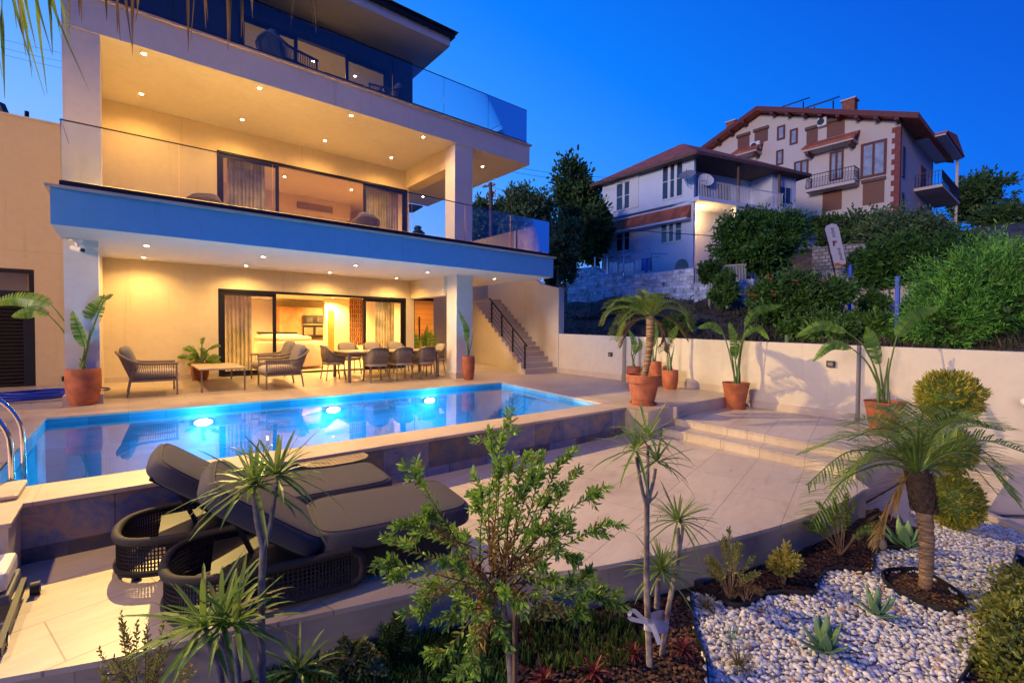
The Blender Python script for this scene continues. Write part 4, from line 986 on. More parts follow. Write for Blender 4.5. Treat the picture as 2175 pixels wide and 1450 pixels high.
# hanging fronds of a palm standing beside the camera
mb = MB(); ax = (AD(1948, 1000, k)-gp_foot); P = [gp_foot+ax*u+RGT*ax.length*.04*math.sin(math.pi*u) for u in np.linspace(.66, 1.0, 12)]
mb.tube(P, [.066, .078, .086, .090, .092, .094, .095, .094, .092, .088, .080, .070], 14)
for i in range(150):
    u = (i % 15)/15; q = int(u*11); a = i*2.4; o_ = Vector((math.cos(a), math.sin(a), 0)); b0 = P[q]+o_*.085; mb.strap([b0, b0+o_*.022+Vector((0, 0, .05))], [.03, .004], Vector((0, 0, 1)).cross(o_))
mb.build('leaf_boots', plain('dark_palm_fibre', (.075, .045, .03), .95, var=.5, scale=30, bmp=.8, bscale=60), gp, world=True)
hp = thing('hanging_palm', AD(60, -330, 2.6), 'palm fronds hanging into the top left corner from outside the frame', 'palm tree')
MB().tube([(-2.4, 2.4, -.9), (-2.2, 2.5, 4.7)], .11, 12).build('trunk', PTRUNK, hp, world=True, smooth=60)
for x in (-10, 45, 90, 170, 240, 300, 405, 480, 525, 620): MB().tube(spline([(-2.2, 2.5, 4.7), Vector((-1.3, 3.0, 5.1)).lerp(AD(x, -300, 2.5), .3), AD(x, -220, 2.5), AD(x+4, -150, 2.5)], 14), .011, 6).build('frond_stalk', PETI, hp, world=True, smooth=70)
def hang(x0, y0, x1, y1, D, mat, w=.010, bend=10):
    p = [AD(x0, y0, D), AD((x0+x1)/2+bend, (y0+y1)/2, D), AD(x1, y1, D)]; return spline(p, 8), [w*.7, w, w, w*.95, w*.85, w*.6, w*.35, .001]
mb = MB(); mb2 = MB()
for (x0, x1, y1) in ((-10, 70, 150), (10, 95, 205), (20, 55, 120), (40, 110, 115), (50, 130, 85), (60, 190, 195), (70, 112, 120), (45, 78, 110), (15, 10, 210), (25, 35, 60), (85, 150, 115), (90, 155, 65), (0, 68, 165), (75, 100, 200), (-20, 5, 165), (30, 62, 75)):
    p, w = hang(x0, -160, x1, y1, 2.6+random.uniform(-.3, .3), None, .011, random.uniform(-14, 14)); mb.strap(p, w, None, .4)
mb.build('green_frond', PALMG, hp, world=True)
for (x0, x1, y1) in ((135, 145, 75), (168, 172, 50), (235, 252, 88), (255, 283, 118), (228, 225, 45), (300, 290, 48), (405, 403, 110), (440, 438, 60), (480, 485, 108), (495, 515, 95), (528, 535, 40), (620, 622, 55), (655, 668, 70)):
    for q in range(2):
        p, w = hang(x0+random.uniform(-8, 8), -160, x1+random.uniform(-4, 4), y1-q*15, 2.5+random.uniform(-.2, .3), None, .011, random.uniform(-10, 10)); mb2.strap(p, w, None, .4)
mb2.build('dry_frond', PALMB, hp, world=True)

# ---------------------------------------------------------------- dracaenas
def rosette(mb, c, n, L, w, axis=(0, 0, 1), low=-.35, droop=.55, jit=.25):
    ax = Vector(axis).normalized()
    for i in range(n):
        u = i/(n-1); el = math.acos(1-(1-low)*u*.92); a = i*2.39996
        t1 = ax.orthogonal().normalized(); t2 = ax.cross(t1)
        d = ax*math.cos(el)+(t1*math.cos(a)+t2*math.sin(a))*math.sin(el); d = (d+Vector([random.uniform(-.14, .14) for _ in range(3)])).normalized()
        l = L*random.uniform(1-jit, 1+jit)*(.72+.28*math.sin(el)); g = droop*l*(.15+.85*u)*random.uniform(.4, 1.3)
        b0 = Vector(c)+d*.012
        mb.strap([b0, b0+d*l*.3+Vector((0, 0, -g*.04)), b0+d*l*.62+Vector((0, 0, -g*.25)), b0+d*l*.85+Vector((0, 0, -g*.55)), b0+d*l*.98+Vector((0, 0, -g*.85))], [w*.8, w, w*.85, w*.5, .0008], None, .3)
def dracaena(label, foot, stems, heads, group='dracaenas in the front bed', leafL=.36, w=.011, n=44):
    t = thing('dracaena', foot, label, 'dracaena', group)
    for st_ in stems:
        P = spline([Vector(p) for p, r in st_], 22); rr = np.interp(np.linspace(0, len(st_)-1, 22), range(len(st_)), [r for p, r in st_])
        rad = [r*(1+.06*math.sin(i*2.2)) for i, r in enumerate(rr)]
        MB().tube(P, rad, 9).build('stem', TRUNKG, t, world=True, smooth=70)
    for (c, ax, sc) in heads:
        mb = MB(); rosette(mb, c, n, leafL*sc, w*(.6+.4*sc), ax); mb.build('leaf_head', DRAC, t, world=True)
    return t
k = 2.45; A_ = lambda x, y, d=0: AD(x, y, k+d)
dracaena('tall dracaena with two spiky heads standing in front of the loungers', G(560, 1590, -.86), [[(A_(560, 1600), .024), (A_(556, 1400), .020), (A_(556, 1250), .018), (A_(560, 1160), .018)], [(A_(560, 1165), .017), (A_(548, 1110), .016), (A_(540, 1045), .015)], [(A_(562, 1165), .012), (A_(575, 1110), .011), (A_(588, 1025), .011)]],
         [(A_(540, 1030), (-.1, 0, 1), 1.0), (A_(588, 1008), (.25, 0, 1), .85)], leafL=.36, n=38, w=.0115)
k = 2.3
dracaena('lower dracaena with three leaning stems in the front left corner', G(470, 1640, -.86), [[(A_(480, 1650), .02), (A_(470, 1450), .018), (A_(435, 1345), .017)], [(A_(500, 1650), .02), (A_(490, 1450), .017), (A_(468, 1350), .016)], [(A_(520, 1650), .02), (A_(505, 1440), .017), (A_(500, 1345), .016)]],
         [(A_(432, 1330), (-.35, 0, 1), 1.05), (A_(470, 1320), (-.1, 0, 1), .9), (A_(500, 1325), (.25, 0, 1), .95)], leafL=.36, n=22, w=.013)
k = 3.15
dracaena('tallest slender dracaena tied with white cloth beside the pebbles', G(1378, 1400, -.86), [[(A_(1380, 1412), .022), (A_(1374, 1250), .020), (A_(1374, 1075), .018)], [(A_(1374, 1078), .014), (A_(1362, 1030), .012), (A_(1352, 970), .012)], [(A_(1374, 1078), .012), (A_(1376, 1020), .011), (A_(1376, 945), .010)], [(A_(1374, 1078), .012), (A_(1388, 1020), .011), (A_(1392, 995), .011)], [(A_(1374, 1070), .009), (A_(1390, 1055), .008), (A_(1397, 1043), .006)]],
         [(A_(1350, 955), (-.25, 0, 1), .85), (A_(1376, 925), (.15, .0, 1), .8), (A_(1394, 982), (.3, 0, 1), .75)], leafL=.36, n=24, w=.011)
k = 3.3
dracaena('young twin stemmed dracaena leaning against the tallest one', G(1405, 1392, -.86), [[(A_(1405, 1396), .020), (A_(1420, 1290), .018), (A_(1440, 1180), .016), (A_(1440, 1120), .013)], [(A_(1440, 1185), .013), (A_(1448, 1140), .011), (A_(1450, 1115), .011)], [(A_(1395, 1290), .02), (A_(1398, 1230), .018)]],
         [(A_(1440, 1105), (0, 0, 1), .85), (A_(1405, 1210), (0, 0, 1), .8)], leafL=.34, n=50, w=.008)
k = 2.6
dracaena('small stemless dracaena at the bottom edge between two stems', G(625, 1520, -.86), [[(A_(630, 1510), .02), (A_(632, 1440), .018)]], [(A_(632, 1425), (0, 0, 1), .8)], leafL=.32, n=26, w=.012)
rb = thing('cloth_tie', AD(1376, 1320, 3.1), 'white cloth strip knotted round the dracaena stems', 'cloth tie')
k = 3.12; mb = MB(); C0 = AD(1377, 1322, 3.15); C1 = AD(1412, 1318, 3.28)
for q in range(3):
    z = .028*q-.03; ring = [C0+(C1-C0)*.5+((C1-C0)*.75)*math.cos(a)+Vector((FWD.x, FWD.y, 0))*.055*math.sin(a)+Vector((0, 0, z+.012*math.sin(a*2))) for a in np.linspace(0, 6.28, 26)]
    mb.strap(ring, .015, Vector((0, 0, 1)), .1)
mb.strap(spline([AD(1376, 1325, 3.08), AD(1345, 1295, 3.05), AD(1338, 1312, 3.05), AD(1376, 1322, 3.07)], 14), .014, Vector((0, 0, 1)), .2)
mb.strap(spline([AD(1385, 1325, 3.07), AD(1395, 1350, 3.06), AD(1402, 1368, 3.05)], 8), .016, RGT, .2)
mb.build('knotted_strip', plain('white_cloth', (.62, .60, .56), .9), rb, world=True, smooth=180)

# ---------------------------------------------------------------- shrubs of the beds
def branchy(t, foot, branches, L, W, mat, dens=70, rad=.006, bark=WOODS, start=.2, tipd=1.0, name='foliage', angle=.9, wood=None):
    """branches: list of point lists; leaves set along them"""
    mb = wood or MB(); P = []; D = []
    for br in branches:
        S = spline(br, 24); mb.tube(S, [max(.0018, rad*(1-.75*i/23)) for i in range(24)], 5, False)
        ln = sum((S[i+1]-S[i]).length for i in range(23)); m = max(4, int(dens*ln))
        for j in range(m):
            u = start+(1-start)*(j/(m-1))**(.8*tipd); i = min(22, int(u*23)); tg = (S[i+1]-S[i]).normalized(); p = S[i].lerp(S[i+1], u*23-i)
            a = j*2.4; o = tg.orthogonal().normalized(); o2 = tg.cross(o); d = tg*.75+(o*math.cos(a)+o2*math.sin(a))*angle*(1-.55*max(0, u-.85)/.15)
            P.append(p); D.append(d)
    if wood is None: mb.build('branches', bark, t, world=True, smooth=80)
    MB().leaves(np.array([list(p) for p in P]), np.array([list(d) for d in D]), L, W, fold=.15, jit=.5).build(name, mat, t, world=True)
bb = thing('bottlebrush_bush', G(1092, 1530, -.86), 'large bushy bottlebrush shrub tied to a stake at centre front', 'shrub')
k = 2.65; br = []
ctr = (1050, 1190)
tips = [(880, 1000, -.2), (1040, 915, .1), (1072, 905, 0), (1085, 985, .2), (1115, 970, .1), (1150, 985, .15), (1195, 975, .2), (1215, 1010, .1), (1262, 1045, 0), (1290, 1110, .1), (1225, 1180, .2), (805, 1190, -.1), (830, 1150, .1), (890, 1120, .2), (915, 1090, -.2), (1010, 1050, .2), (1025, 1045, -.3), (890, 1300, -.2), (920, 1250, .1), (1150, 1120, -.3), (1190, 1100, -.25), (1250, 1230, -.1), (1300, 1290, 0), (1235, 1300, -.2), (1180, 1240, -.3), (960, 1200, -.35), (1000, 1280, -.3), (1100, 1290, -.35), (1060, 1330, -.25), (930, 1400, -.2), (990, 1420, -.25), (1140, 1200, .3), (980, 1130, .3), (1080, 1090, .35), (1110, 1050, -.15), (1210, 1130, 0), (840, 1220, .2), (860, 1110, -.25), (1000, 1350, .1), (1270, 1260, .2), (1060, 1000, -.2), (1130, 1010, -.1), (1170, 1060, .2), (950, 1330, -.1), (1020, 1420, -.1)]
for (x, y, o) in tips:
    b0 = AD(ctr[0]+random.uniform(-35, 35)+(x-ctr[0])*.12, ctr[1]+random.uniform(-10, 90), k+random.uniform(-.08, .08)); e = AD(x, y, k+o)
    m_ = b0.lerp(e, .5)+Vector((random.uniform(-.05, .05), random.uniform(-.05, .05), random.uniform(-.06, .06)))
    br.append([b0, m_, e])
BW = MB(); branchy(bb, None, br, .044, .015, BOTT, 70, .006, plain('brown_bark', (.13, .07, .04), .9, var=.3), .35, 1, wood=BW)
tw2 = []
for b_ in br:
    e = b_[2]; d0 = (b_[2]-b_[1]).normalized()
    for q in range(5):
        u = random.uniform(.45, 1.0); s0 = b_[1].lerp(e, u) if q else e-d0*.05; dv = (d0*1.0+Vector([random.gauss(0, .55) for _ in range(3)])+Vector((0, 0, .25))).normalized(); l = random.uniform(.05, .12)
        tw2.append([s0, s0+dv*l*.5+Vector((0, 0, .005)), s0+dv*l])
branchy(bb, None, tw2, .044, .017, BOTT, 175, .0025, MATS['brown_bark'], .1, 1, 'tip_foliage', .95, BW)
inn = []
for (x, y, o) in tips[::2]: 
    b0 = AD(ctr[0], ctr[1]+60, k); e = AD(ctr[0]+(x-ctr[0])*.6+random.uniform(-20, 20), ctr[1]+(y-ctr[1])*.6+50, k+o); inn.append([b0, b0.lerp(e, .5)+Vector((0, 0, .02)), e])
branchy(bb, None, inn, .045, .013, BOTD, 120, .004, MATS['brown_bark'], .2, 1, 'old_foliage', .9, BW); BW.build('branches', MATS['brown_bark'], bb, world=True, smooth=80)
MB().tube(spline([AD(1088, 1560, k), AD(1082, 1400, k), AD(1065, 1250, k), AD(1050, 1180, k)], 14), [.018]*6+[.014]*8, 9).build('trunk', TRUNKG, bb, world=True, smooth=70)
sk_ = thing('plant_stake', AD(1093, 1560, k-.05), 'square wooden stake holding the bottlebrush shrub', 'stake')
MB().bar(AD(1093, 1560, k-.05), AD(1094, 1290, k-.05), .022).build('post', WOODS, sk_, world=True)

def small_shrub(name, label, foot_px, z, spread_px, top_px, L, W, mat, nb=14, dens=110, cat='shrub', group=None, rad=.004, seed=0, start=.25, angle=.9, low=.2):
    random.seed(seed+100); F = G(*foot_px, z); k = fdepth(F); t = thing(name, F, label, cat, group); br = []
    for i in range(nb):
        a = random.uniform(-1, 1); x = foot_px[0]+a*spread_px; hh = (foot_px[1]-top_px)*(1-.55*a*a)*random.uniform(low+.35, 1); e = AD(x, foot_px[1]-hh, k+random.uniform(-1, 1)*spread_px*k/F_PX*.8)
        m_ = F.lerp(e, .5)+Vector((random.uniform(-.02, .02), 0, .04*k/3)); br.append([F+Vector((random.uniform(-.02, .02), random.uniform(-.02, .02), 0)), m_, e])
    branchy(t, None, br, L, W, mat, dens, rad, WOODS, start, 1, 'foliage', angle); random.seed(seed); return t
small_shrub('nandina_shrub', 'thin twiggy nandina shrub with tiny dark leaves at bottom left', (300, 1570), -.86, 115, 1262, .028, .012, NAND, 26, 60, seed=1, start=.35)
small_shrub('nandina_shrub', 'reddish twiggy nandina shrub against the curved retaining wall', (1552, 1278), -.86, 62, 1120, .035, .013, NAND, 16, 110, seed=2, start=.35)
small_shrub('nandina_shrub', 'green feathery nandina shrub behind the palm near the wall bend', (1785, 1175), -.86, 80, 1045, .04, .015, leafmat('nandina_green', (.06, .12, .03), (.16, .22, .05), .25, .5), 18, 120, seed=3, start=.4)
small_shrub('golden_shrub', 'small yellow leaved shrub in bark mulch before the retaining wall', (1665, 1240), -.86, 38, 1155, .055, .024, leafmat('yellow_leaf', (.25, .26, .05), (.42, .36, .09), .3, .5), 16, 150, seed=4, start=.15, rad=.003)
small_shrub('variegated_shrub', 'rounded pale variegated shrub at the bottom edge left of centre', (740, 1450), -.86, 78, 1355, .045, .028, VARI, 30, 170, seed=5, start=.1, rad=.003, low=.0)
small_shrub('variegated_shrub', 'small pale variegated shrub half hidden behind the bottlebrush', (1150, 1330), -.86, 40, 1270, .04, .022, VARI, 14, 150, seed=6, start=.1, rad=.003, low=0)
small_shrub('green_shrub', 'dark upright green shrub growing against the retaining wall at left centre', (835, 1420), -.86, 32, 1300, .06, .012, SUCC, 14, 170, seed=7, start=.1)
small_shrub('nandina_shrub', 'low reddish nandina shrub at the edge of the bark mulch', (1585, 1285), -.86, 40, 1225, .03, .012, leafmat('nandina_red', (.16, .07, .03), (.25, .15, .05), .25, .5), 12, 120, seed=8, start=.3)

# topiary of three clipped balls
F = G(2035, 1122, -.86); k = fdepth(F)
tp = thing('topiary_conifer', F, 'golden conifer clipped into three stacked balls beside the garden wall', 'topiary')
MB().tube([F, AD(2030, 960, k), AD(2016, 840, k)], [.03, .025, .015], 10).build('stem', TRUNKG, tp, world=True)
for (x, y, rx, ry) in ((2016, 842, 54, 53), (2028, 960, 34, 42), (2030, 1066, 45, 57)):
    c = AD(x, y, k); a, b_ = rx*k/F_PX, ry*k/F_PX; mb = MB()
    n = int(5200*(rx/76)**2); d = RNG.normal(size=(n, 3)); d /= np.linalg.norm(d, axis=1, keepdims=True)
    bumpy = 1+.05*np.sin(d[:, 0]*9+y)+.05*np.sin(d[:, 2]*11+x)
    Pp = d*np.array([a, a, b_])*(.80+.16*RNG.rand(n, 1))*bumpy[:, None]; mb.leaves(Pp+np.array(c), d*1.0+RNG.normal(size=(n, 3))*.45+np.array([0, 0, .25]), .062, .020, fold=.1)
    o = mb.build('clipped_ball', GOLD, tp, world=True)
    MB().ball(c, (a*.80, a*.80, b_*.80), 24, 14, 1, .05).build('inner_twigs', BUSHG, o, world=True)

# agaves
def agave(label, foot, n, L, w, seed):
    random.seed(seed); t = thing('agave', foot, label, 'agave', 'agaves in the pebble bed'); mb = MB()
    for i in range(n):
        a = i*2.4+random.uniform(-.2, .2); el = .25+1.0*i/n; d = Vector((math.cos(a)*math.sin(el), math.sin(a)*math.sin(el), math.cos(el))); l = L*random.uniform(.75, 1.1)
        c = Vector((math.cos(a), math.sin(a), 0))*l*.12; p = [d*l*q+c*(q*q*-.5)+Vector((0, 0, -.02)) for q in (0, .2, .45, .7, .9, 1.0)]
        mb.strap(p, [w*.75, w*.9, w, w*.65, w*.25, .001], Vector((0, 0, 1)).cross(d), .45)
    o = mb.build('leaves', AGAV, t, smooth=180); o.modifiers.new('s', 'SOLIDIFY').thickness = .008; return t
agave('grey green agave nearest the viewer in the white pebbles', G(1752, 1375, -.83), 10, .25, .036, 5)
agave('small agave in the middle of the white pebbles left of the palm ring', G(1862, 1300, -.83), 8, .22, .026, 6)
agave('broad bluish agave behind the palm trunk', G(1925, 1158, -.83), 12, .36, .05, 7)
sb = tag(MB().ball((0, 0, 0), .075, 24, 16, 1, .01).build('stone_ball', plain('sandstone', (.30, .24, .15), .8, var=.2, scale=20, bmp=.3), None, smooth=180), 'round sandstone ball lying on the bark mulch', 'stone ball'); sb.location = G(1865, 1165, -.86)+Vector((0, 0, .06))
for i, (x, y, lab) in enumerate(((1500, 1290, 'dry grass tuft at the left corner of the white pebbles'), (1570, 1415, 'dry grass tuft in the pebbles nearest the bottom edge'), (1555, 1360, 'sparse blue grass blades in the white pebbles'))):
    t = thing('grass_tuft', G(x, y, -.84), lab, 'grass', 'grass tufts in the pebbles'); mb = MB(); rosette(mb, (0, 0, 0), 60 if i < 2 else 16, .13 if i < 2 else .2, .003, low=.25); mb.build('blades', GRAS if i < 2 else AGAV, t)
# red cordylines and green succulents covering the soil at the front
for i, (x, y, s, lab) in enumerate(((1260, 1435, 1, 'red leaved rosette plant at the bottom edge right of the stake'), (1155, 1450, .9, 'red leaved rosette plant at the bottom edge beside the stake'), (1345, 1395, .8, 'red leaved rosette plant left of the tallest dracaena foot'), (1450, 1385, .9, 'red leaved rosette plant at the corner of the pebble edging'), (985, 1450, .8, 'red leaved rosette plant left of the bottlebrush trunk'), (1350, 1330, .7, 'red leaved rosette plant by the retaining wall behind the dracaena'))):
    t = thing('red_cordyline', G(x, y, -.86), lab, 'plant', 'red rosette plants in the front bed'); mb = MB(); rosette(mb, (0, 0, .02), 18, .13*s, .011, low=-.1, droop=.7); mb.build('leaves', REDL, t)
mb = MB()
for i in range(1300):
    x, y = random.uniform(1080, 1400), random.uniform(1310, 1440)
    if ((x-1220)/150)**2+((y-1370)/62)**2 > 1: continue
    p = G(x, y, -.87); d = Vector((random.uniform(-.3, .3), random.uniform(-.3, .3), 1)).normalized(); l = random.uniform(.05, .10)
    mb.strap([p, p+d*l*.6, p+d*l], [.006, .007, .002], Vector((random.uniform(-1, 1), random.uniform(-1, 1), 0)), .5)
tag(mb.build('ground_cover', SUCC), 'mat of upright green succulent fingers covering the front bed', 'ground cover', kind='stuff')
mb = MB()
for i in range(2400):
    x, y = random.uniform(560, 1080), random.uniform(1350, 1480); p = G(x, y, -.87)
    d = Vector((random.uniform(-.6, .6), random.uniform(-.6, .6), 1)).normalized(); l = random.uniform(.04, .11)
    mb.strap([p, p+d*l*.6, p+d*l], [.006, .008, .002], Vector((random.uniform(-1, 1), random.uniform(-1, 1), 0)), .4)
tag(mb.build('ground_cover', BUSHG), 'dark low foliage covering the soil under the front shrubs', 'ground cover', kind='stuff')
# euonymus hedge bottom right
F = G(2150, 1430, -.86); k = fdepth(F)
hb = thing('euonymus_hedge', F, 'clipped yellow green euonymus hedge in the bottom right corner', 'hedge'); mb = MB()
for (x, y, rr, kk) in ((2150, 1330, 55, .4), (2165, 1400, 65, .1), (2125, 1440, 45, 0), (2190, 1290, 60, .6), (2200, 1460, 80, -.1), (2170, 1245, 30, .9)):
    c = AD(x, y, k+kk); crown(mb, c, rr*(k+kk)/F_PX, 90, 16, .042, .55, shell=.55, spread=.22)
mb.build('foliage', leafmat('euonymus_leaf', (.14, .20, .03), (.36, .36, .07), .25, .4), hb, world=True)
MB().tube([F+Vector((0, 0, -.1)), AD(2150, 1330, k+.3)], .03, 8).build('stems', WOODS, hb, world=True)

# ---------------------------------------------------------------- pebbles, bark mulch, edging
def inpoly(x, y, P):
    c = False; j = len(P)-1
    for i in range(len(P)):
        if (P[i][1] > y) != (P[j][1] > y) and x < (P[j][0]-P[i][0])*(y-P[i][1])/(P[j][1]-P[i][1])+P[i][0]: c = not c
        j = i
    return c
PEB = [(1464, 1258), (1500, 1262), (1545, 1284), (1582, 1287), (1620, 1268), (1660, 1260), (1731, 1262), (1740, 1232), (1760, 1212), (1800, 1210), (1852, 1216), (1856, 1180), (1880, 1166), (1950, 1166), (1965, 1120), (1930, 1085), (2000, 1085), (2087, 1100), (2180, 1138), (2240, 1170), (2160, 1165), (2146, 1222), (2120, 1285), (2079, 1384), (2035, 1460), (1990, 1560), (1540, 1560), (1505, 1460), (1499, 1400), (1478, 1347)]
PEBW = [(G(x, y, -.85).x, G(x, y, -.85).y) for x, y in PEB]
RINGC, RINGP = G(1962, 1252, -.85), [(1872, 1222), (1885, 1214), (1915, 1212), (1950, 1213), (2000, 1238), (2040, 1265), (2056, 1285), (2045, 1297), (2010, 1300), (1960, 1285), (1910, 1262), (1880, 1240)]
RINGW = [(G(x, y, -.85).x, G(x, y, -.85).y) for x, y in RINGP]
tag(sheet('pebble_base', [[(x, y, -.868) for x, y in PEBW]], plain('pebble_shade', (.38, .36, .34), .9, var=.3, scale=60)), kind='structure')
def ico():
    t = (1+5**.5)/2; v = [(-1, t, 0), (1, t, 0), (-1, -t, 0), (1, -t, 0), (0, -1, t), (0, 1, t), (0, -1, -t), (0, 1, -t), (t, 0, -1), (t, 0, 1), (-t, 0, -1), (-t, 0, 1)]
    f = [(0, 11, 5), (0, 5, 1), (0, 1, 7), (0, 7, 10), (0, 10, 11), (1, 5, 9), (5, 11, 4), (11, 10, 2), (10, 7, 6), (7, 1, 8), (3, 9, 4), (3, 4, 2), (3, 2, 6), (3, 6, 8), (3, 8, 9), (4, 9, 5), (2, 4, 11), (6, 2, 10), (8, 6, 7), (9, 8, 1)]
    v = [Vector(p).normalized() for p in v]; f2 = []; cache = {}
    def mid(a, b):
        kx = (min(a, b), max(a, b))
        if kx not in cache: v.append(((v[a]+v[b])/2).normalized()); cache[kx] = len(v)-1
        return cache[kx]
    for a, b, c in f: x, y, z = mid(a, b), mid(b, c), mid(c, a); f2 += [(a, x, z), (b, y, x), (c, z, y), (x, y, z)]
    return np.array([list(p) for p in v]), np.array(f2)
def scatter(name, pts, sizes, mat, flat=(.55, .8), square=False):
    iv, fi = ico(); n = len(pts); nv, nf = len(iv), len(fi)
    rng = np.random.RandomState(3); V = np.empty((n, nv, 3)); 
    ax = rng.rand(n, 1, 3)*np.array([.5, .4, .35])+np.array([.75, .6, flat[0]-.2]); a = rng.rand(n)*6.28; tl = (rng.rand(n)-.5)*.9
    lump = 1+.12*np.sin(iv[None]*3*(1+rng.rand(n, 1, 3))+rng.rand(n, 1, 3)*6).sum(2, keepdims=True)/1.5
    L = iv[None]*lump*ax*sizes[:, None, None]
    x = L[..., 0]*np.cos(tl)[:, None]-L[..., 2]*np.sin(tl)[:, None]; z = L[..., 0]*np.sin(tl)[:, None]+L[..., 2]*np.cos(tl)[:, None]; y = L[..., 1]
    V[..., 0] = x*np.cos(a)[:, None]-y*np.sin(a)[:, None]; V[..., 1] = x*np.sin(a)[:, None]+y*np.cos(a)[:, None]; V[..., 2] = z
    V += pts[:, None, :]; Fa = (fi[None]+np.arange(n)[:, None, None]*nv).reshape(-1)
    me = bpy.data.meshes.new(name); me.vertices.add(n*nv); me.vertices.foreach_set('co', V.reshape(-1)); me.loops.add(len(Fa)); me.loops.foreach_set('vertex_index', Fa.astype(np.int32))
    me.polygons.add(n*nf); me.polygons.foreach_set('loop_start', np.arange(0, len(Fa), 3, dtype=np.int32)); me.update(calc_edges=True); me.validate()
    me.polygons.foreach_set('use_smooth', [not square]*(n*nf)); me.materials.append(mat); o = bpy.data.objects.new(name, me); COL.objects.link(o); return o
mt, nt, b = _new('white_pebble'); g = N(nt, 'ShaderNodeNewGeometry')
c = ramp(nt, g.outputs['Random Per Island'], [(0, (.56, .55, .53)), (.5, (.74, .73, .71)), (.93, (.82, .81, .79)), (.955, (.42, .26, .17)), (1, (.5, .36, .25))])
c = mul(nt, c, ramp(nt, noise(nt, coords(nt), 40, 4), [(.35, (.86, .85, .84)), (.6, (1, 1, 1))])); nt.links.new(c, b.inputs['Base Color']); b.inputs['Roughness'].default_value = .55
bx = [min(p[0] for p in PEBW), max(p[0] for p in PEBW), min(p[1] for p in PEBW), max(p[1] for p in PEBW)]
rng = np.random.RandomState(5); pts = []
st_ = .029; x = bx[0]
while x < bx[1]:
    y = bx[2]
    while y < bx[3]:
        px_, py_ = x+rng.uniform(-.014, .014), y+rng.uniform(-.014, .014)
        if inpoly(px_, py_, PEBW) and not inpoly(px_, py_, RINGW):
            q = PJ((px_, py_, -.85))
            if -60 < q[0] < 2260 and q[1] < 1540: pts.append((px_, py_, -.86+rng.uniform(-.004, .014)))
        y += st_
    x += st_
pts = np.array(pts); print('pebbles', len(pts))
tag(scatter('pebbles', pts, .011+.020*rng.rand(len(pts))**1.6, mt), 'bed of rounded white pebbles with a few tan stones', 'pebbles', kind='stuff')
MUL = [(1475, 1240), (1500, 1255), (1545, 1284), (1582, 1287), (1620, 1268), (1660, 1260), (1731, 1262), (1740, 1232), (1760, 1212), (1800, 1210), (1852, 1216), (1856, 1180), (1880, 1166), (1950, 1166), (1950, 1120), (1860, 1075), (1760, 1105), (1640, 1160), (1540, 1190), (1480, 1205)]
MULW = [(G(x, y, -.85).x, G(x, y, -.85).y) for x, y in MUL]
FRW = [(G(x, y, -.85).x, G(x, y, -.85).y) for x, y in [(-100, 1480), (430, 1420), (880, 1320), (1250, 1270), (1464, 1258), (1478, 1347), (1499, 1400), (1505, 1460), (1540, 1560), (700, 1700), (-200, 1700)]]
RTW = [(G(x, y, -.85).x, G(x, y, -.85).y) for x, y in [(2160, 1175), (2146, 1225), (2122, 1290), (2082, 1388), (2035, 1470), (2300, 1600), (2300, 1200)]]
mp_ = []
for (Pg, step) in ((MULW, .024), (RINGW, .024), (FRW, .03), (RTW, .028)):
    xs = [p[0] for p in Pg]; ys = [p[1] for p in Pg]; x = min(xs)
    while x < max(xs):
        y = min(ys)
        while y < max(ys):
            a_, b_ = x+rng.uniform(-.012, .012), y+rng.uniform(-.012, .012)
            if inpoly(a_, b_, Pg):
                q = PJ((a_, b_, -.85))
                if -60 < q[0] < 2240 and q[1] < 1520 and q[2] > 0: mp_.append((a_, b_, -.872+rng.uniform(-.004, .014)))
            y += step
        x += step
mt, nt, b = _new('bark_chip'); g = N(nt, 'ShaderNodeNewGeometry'); nt.links.new(ramp(nt, g.outputs['Random Per Island'], [(0, (.035, .016, .009)), (.6, (.11, .048, .024)), (1, (.19, .09, .045))]), b.inputs['Base Color']); b.inputs['Roughness'].default_value = .9
mp_ = np.array(mp_); print('bark', len(mp_))
tag(scatter('bark_mulch', mp_, .011+.010*rng.rand(len(mp_)), mt, (.4, .5), True), 'red brown bark mulch covering the planting beds', 'bark mulch', kind='stuff')
tag(sheet('bark_base', [[(x, y, -.874) for x, y in Pg] for Pg in (MULW, FRW, RTW)]+[[(x, y, -.864) for x, y in RINGW]], SOIL), kind='structure')
def edging(label, pix, closed=False):
    P = [G(x, y, -.85) for x, y in pix]
    if closed: P = P+[P[0]]
    S = spline(P, 6*len(P)); t = thing('bed_edging', S[0]*1, label, 'edging', 'dark plastic edging strips')
    mb = MB()
    for a, b_ in zip(S[:-1], S[1:]): mb.bar(a+Vector((0, 0, .0)), b_+Vector((0, 0, .0)), .010, .075)
    mb.build('strip', BLACK, t, world=True)
edging('dark plastic edging between bark mulch and white pebbles', MUL[:14])
edging('dark oval plastic edging around the palm foot', RINGP, True)
edging('dark plastic edging at the left side of the white pebbles', [(1464, 1258), (1478, 1347), (1499, 1400), (1505, 1460), (1520, 1520)])
edging('dark plastic edging at the right side of the white pebbles', [(2160, 1165), (2146, 1222), (2120, 1285), (2079, 1384), (2035, 1460)])
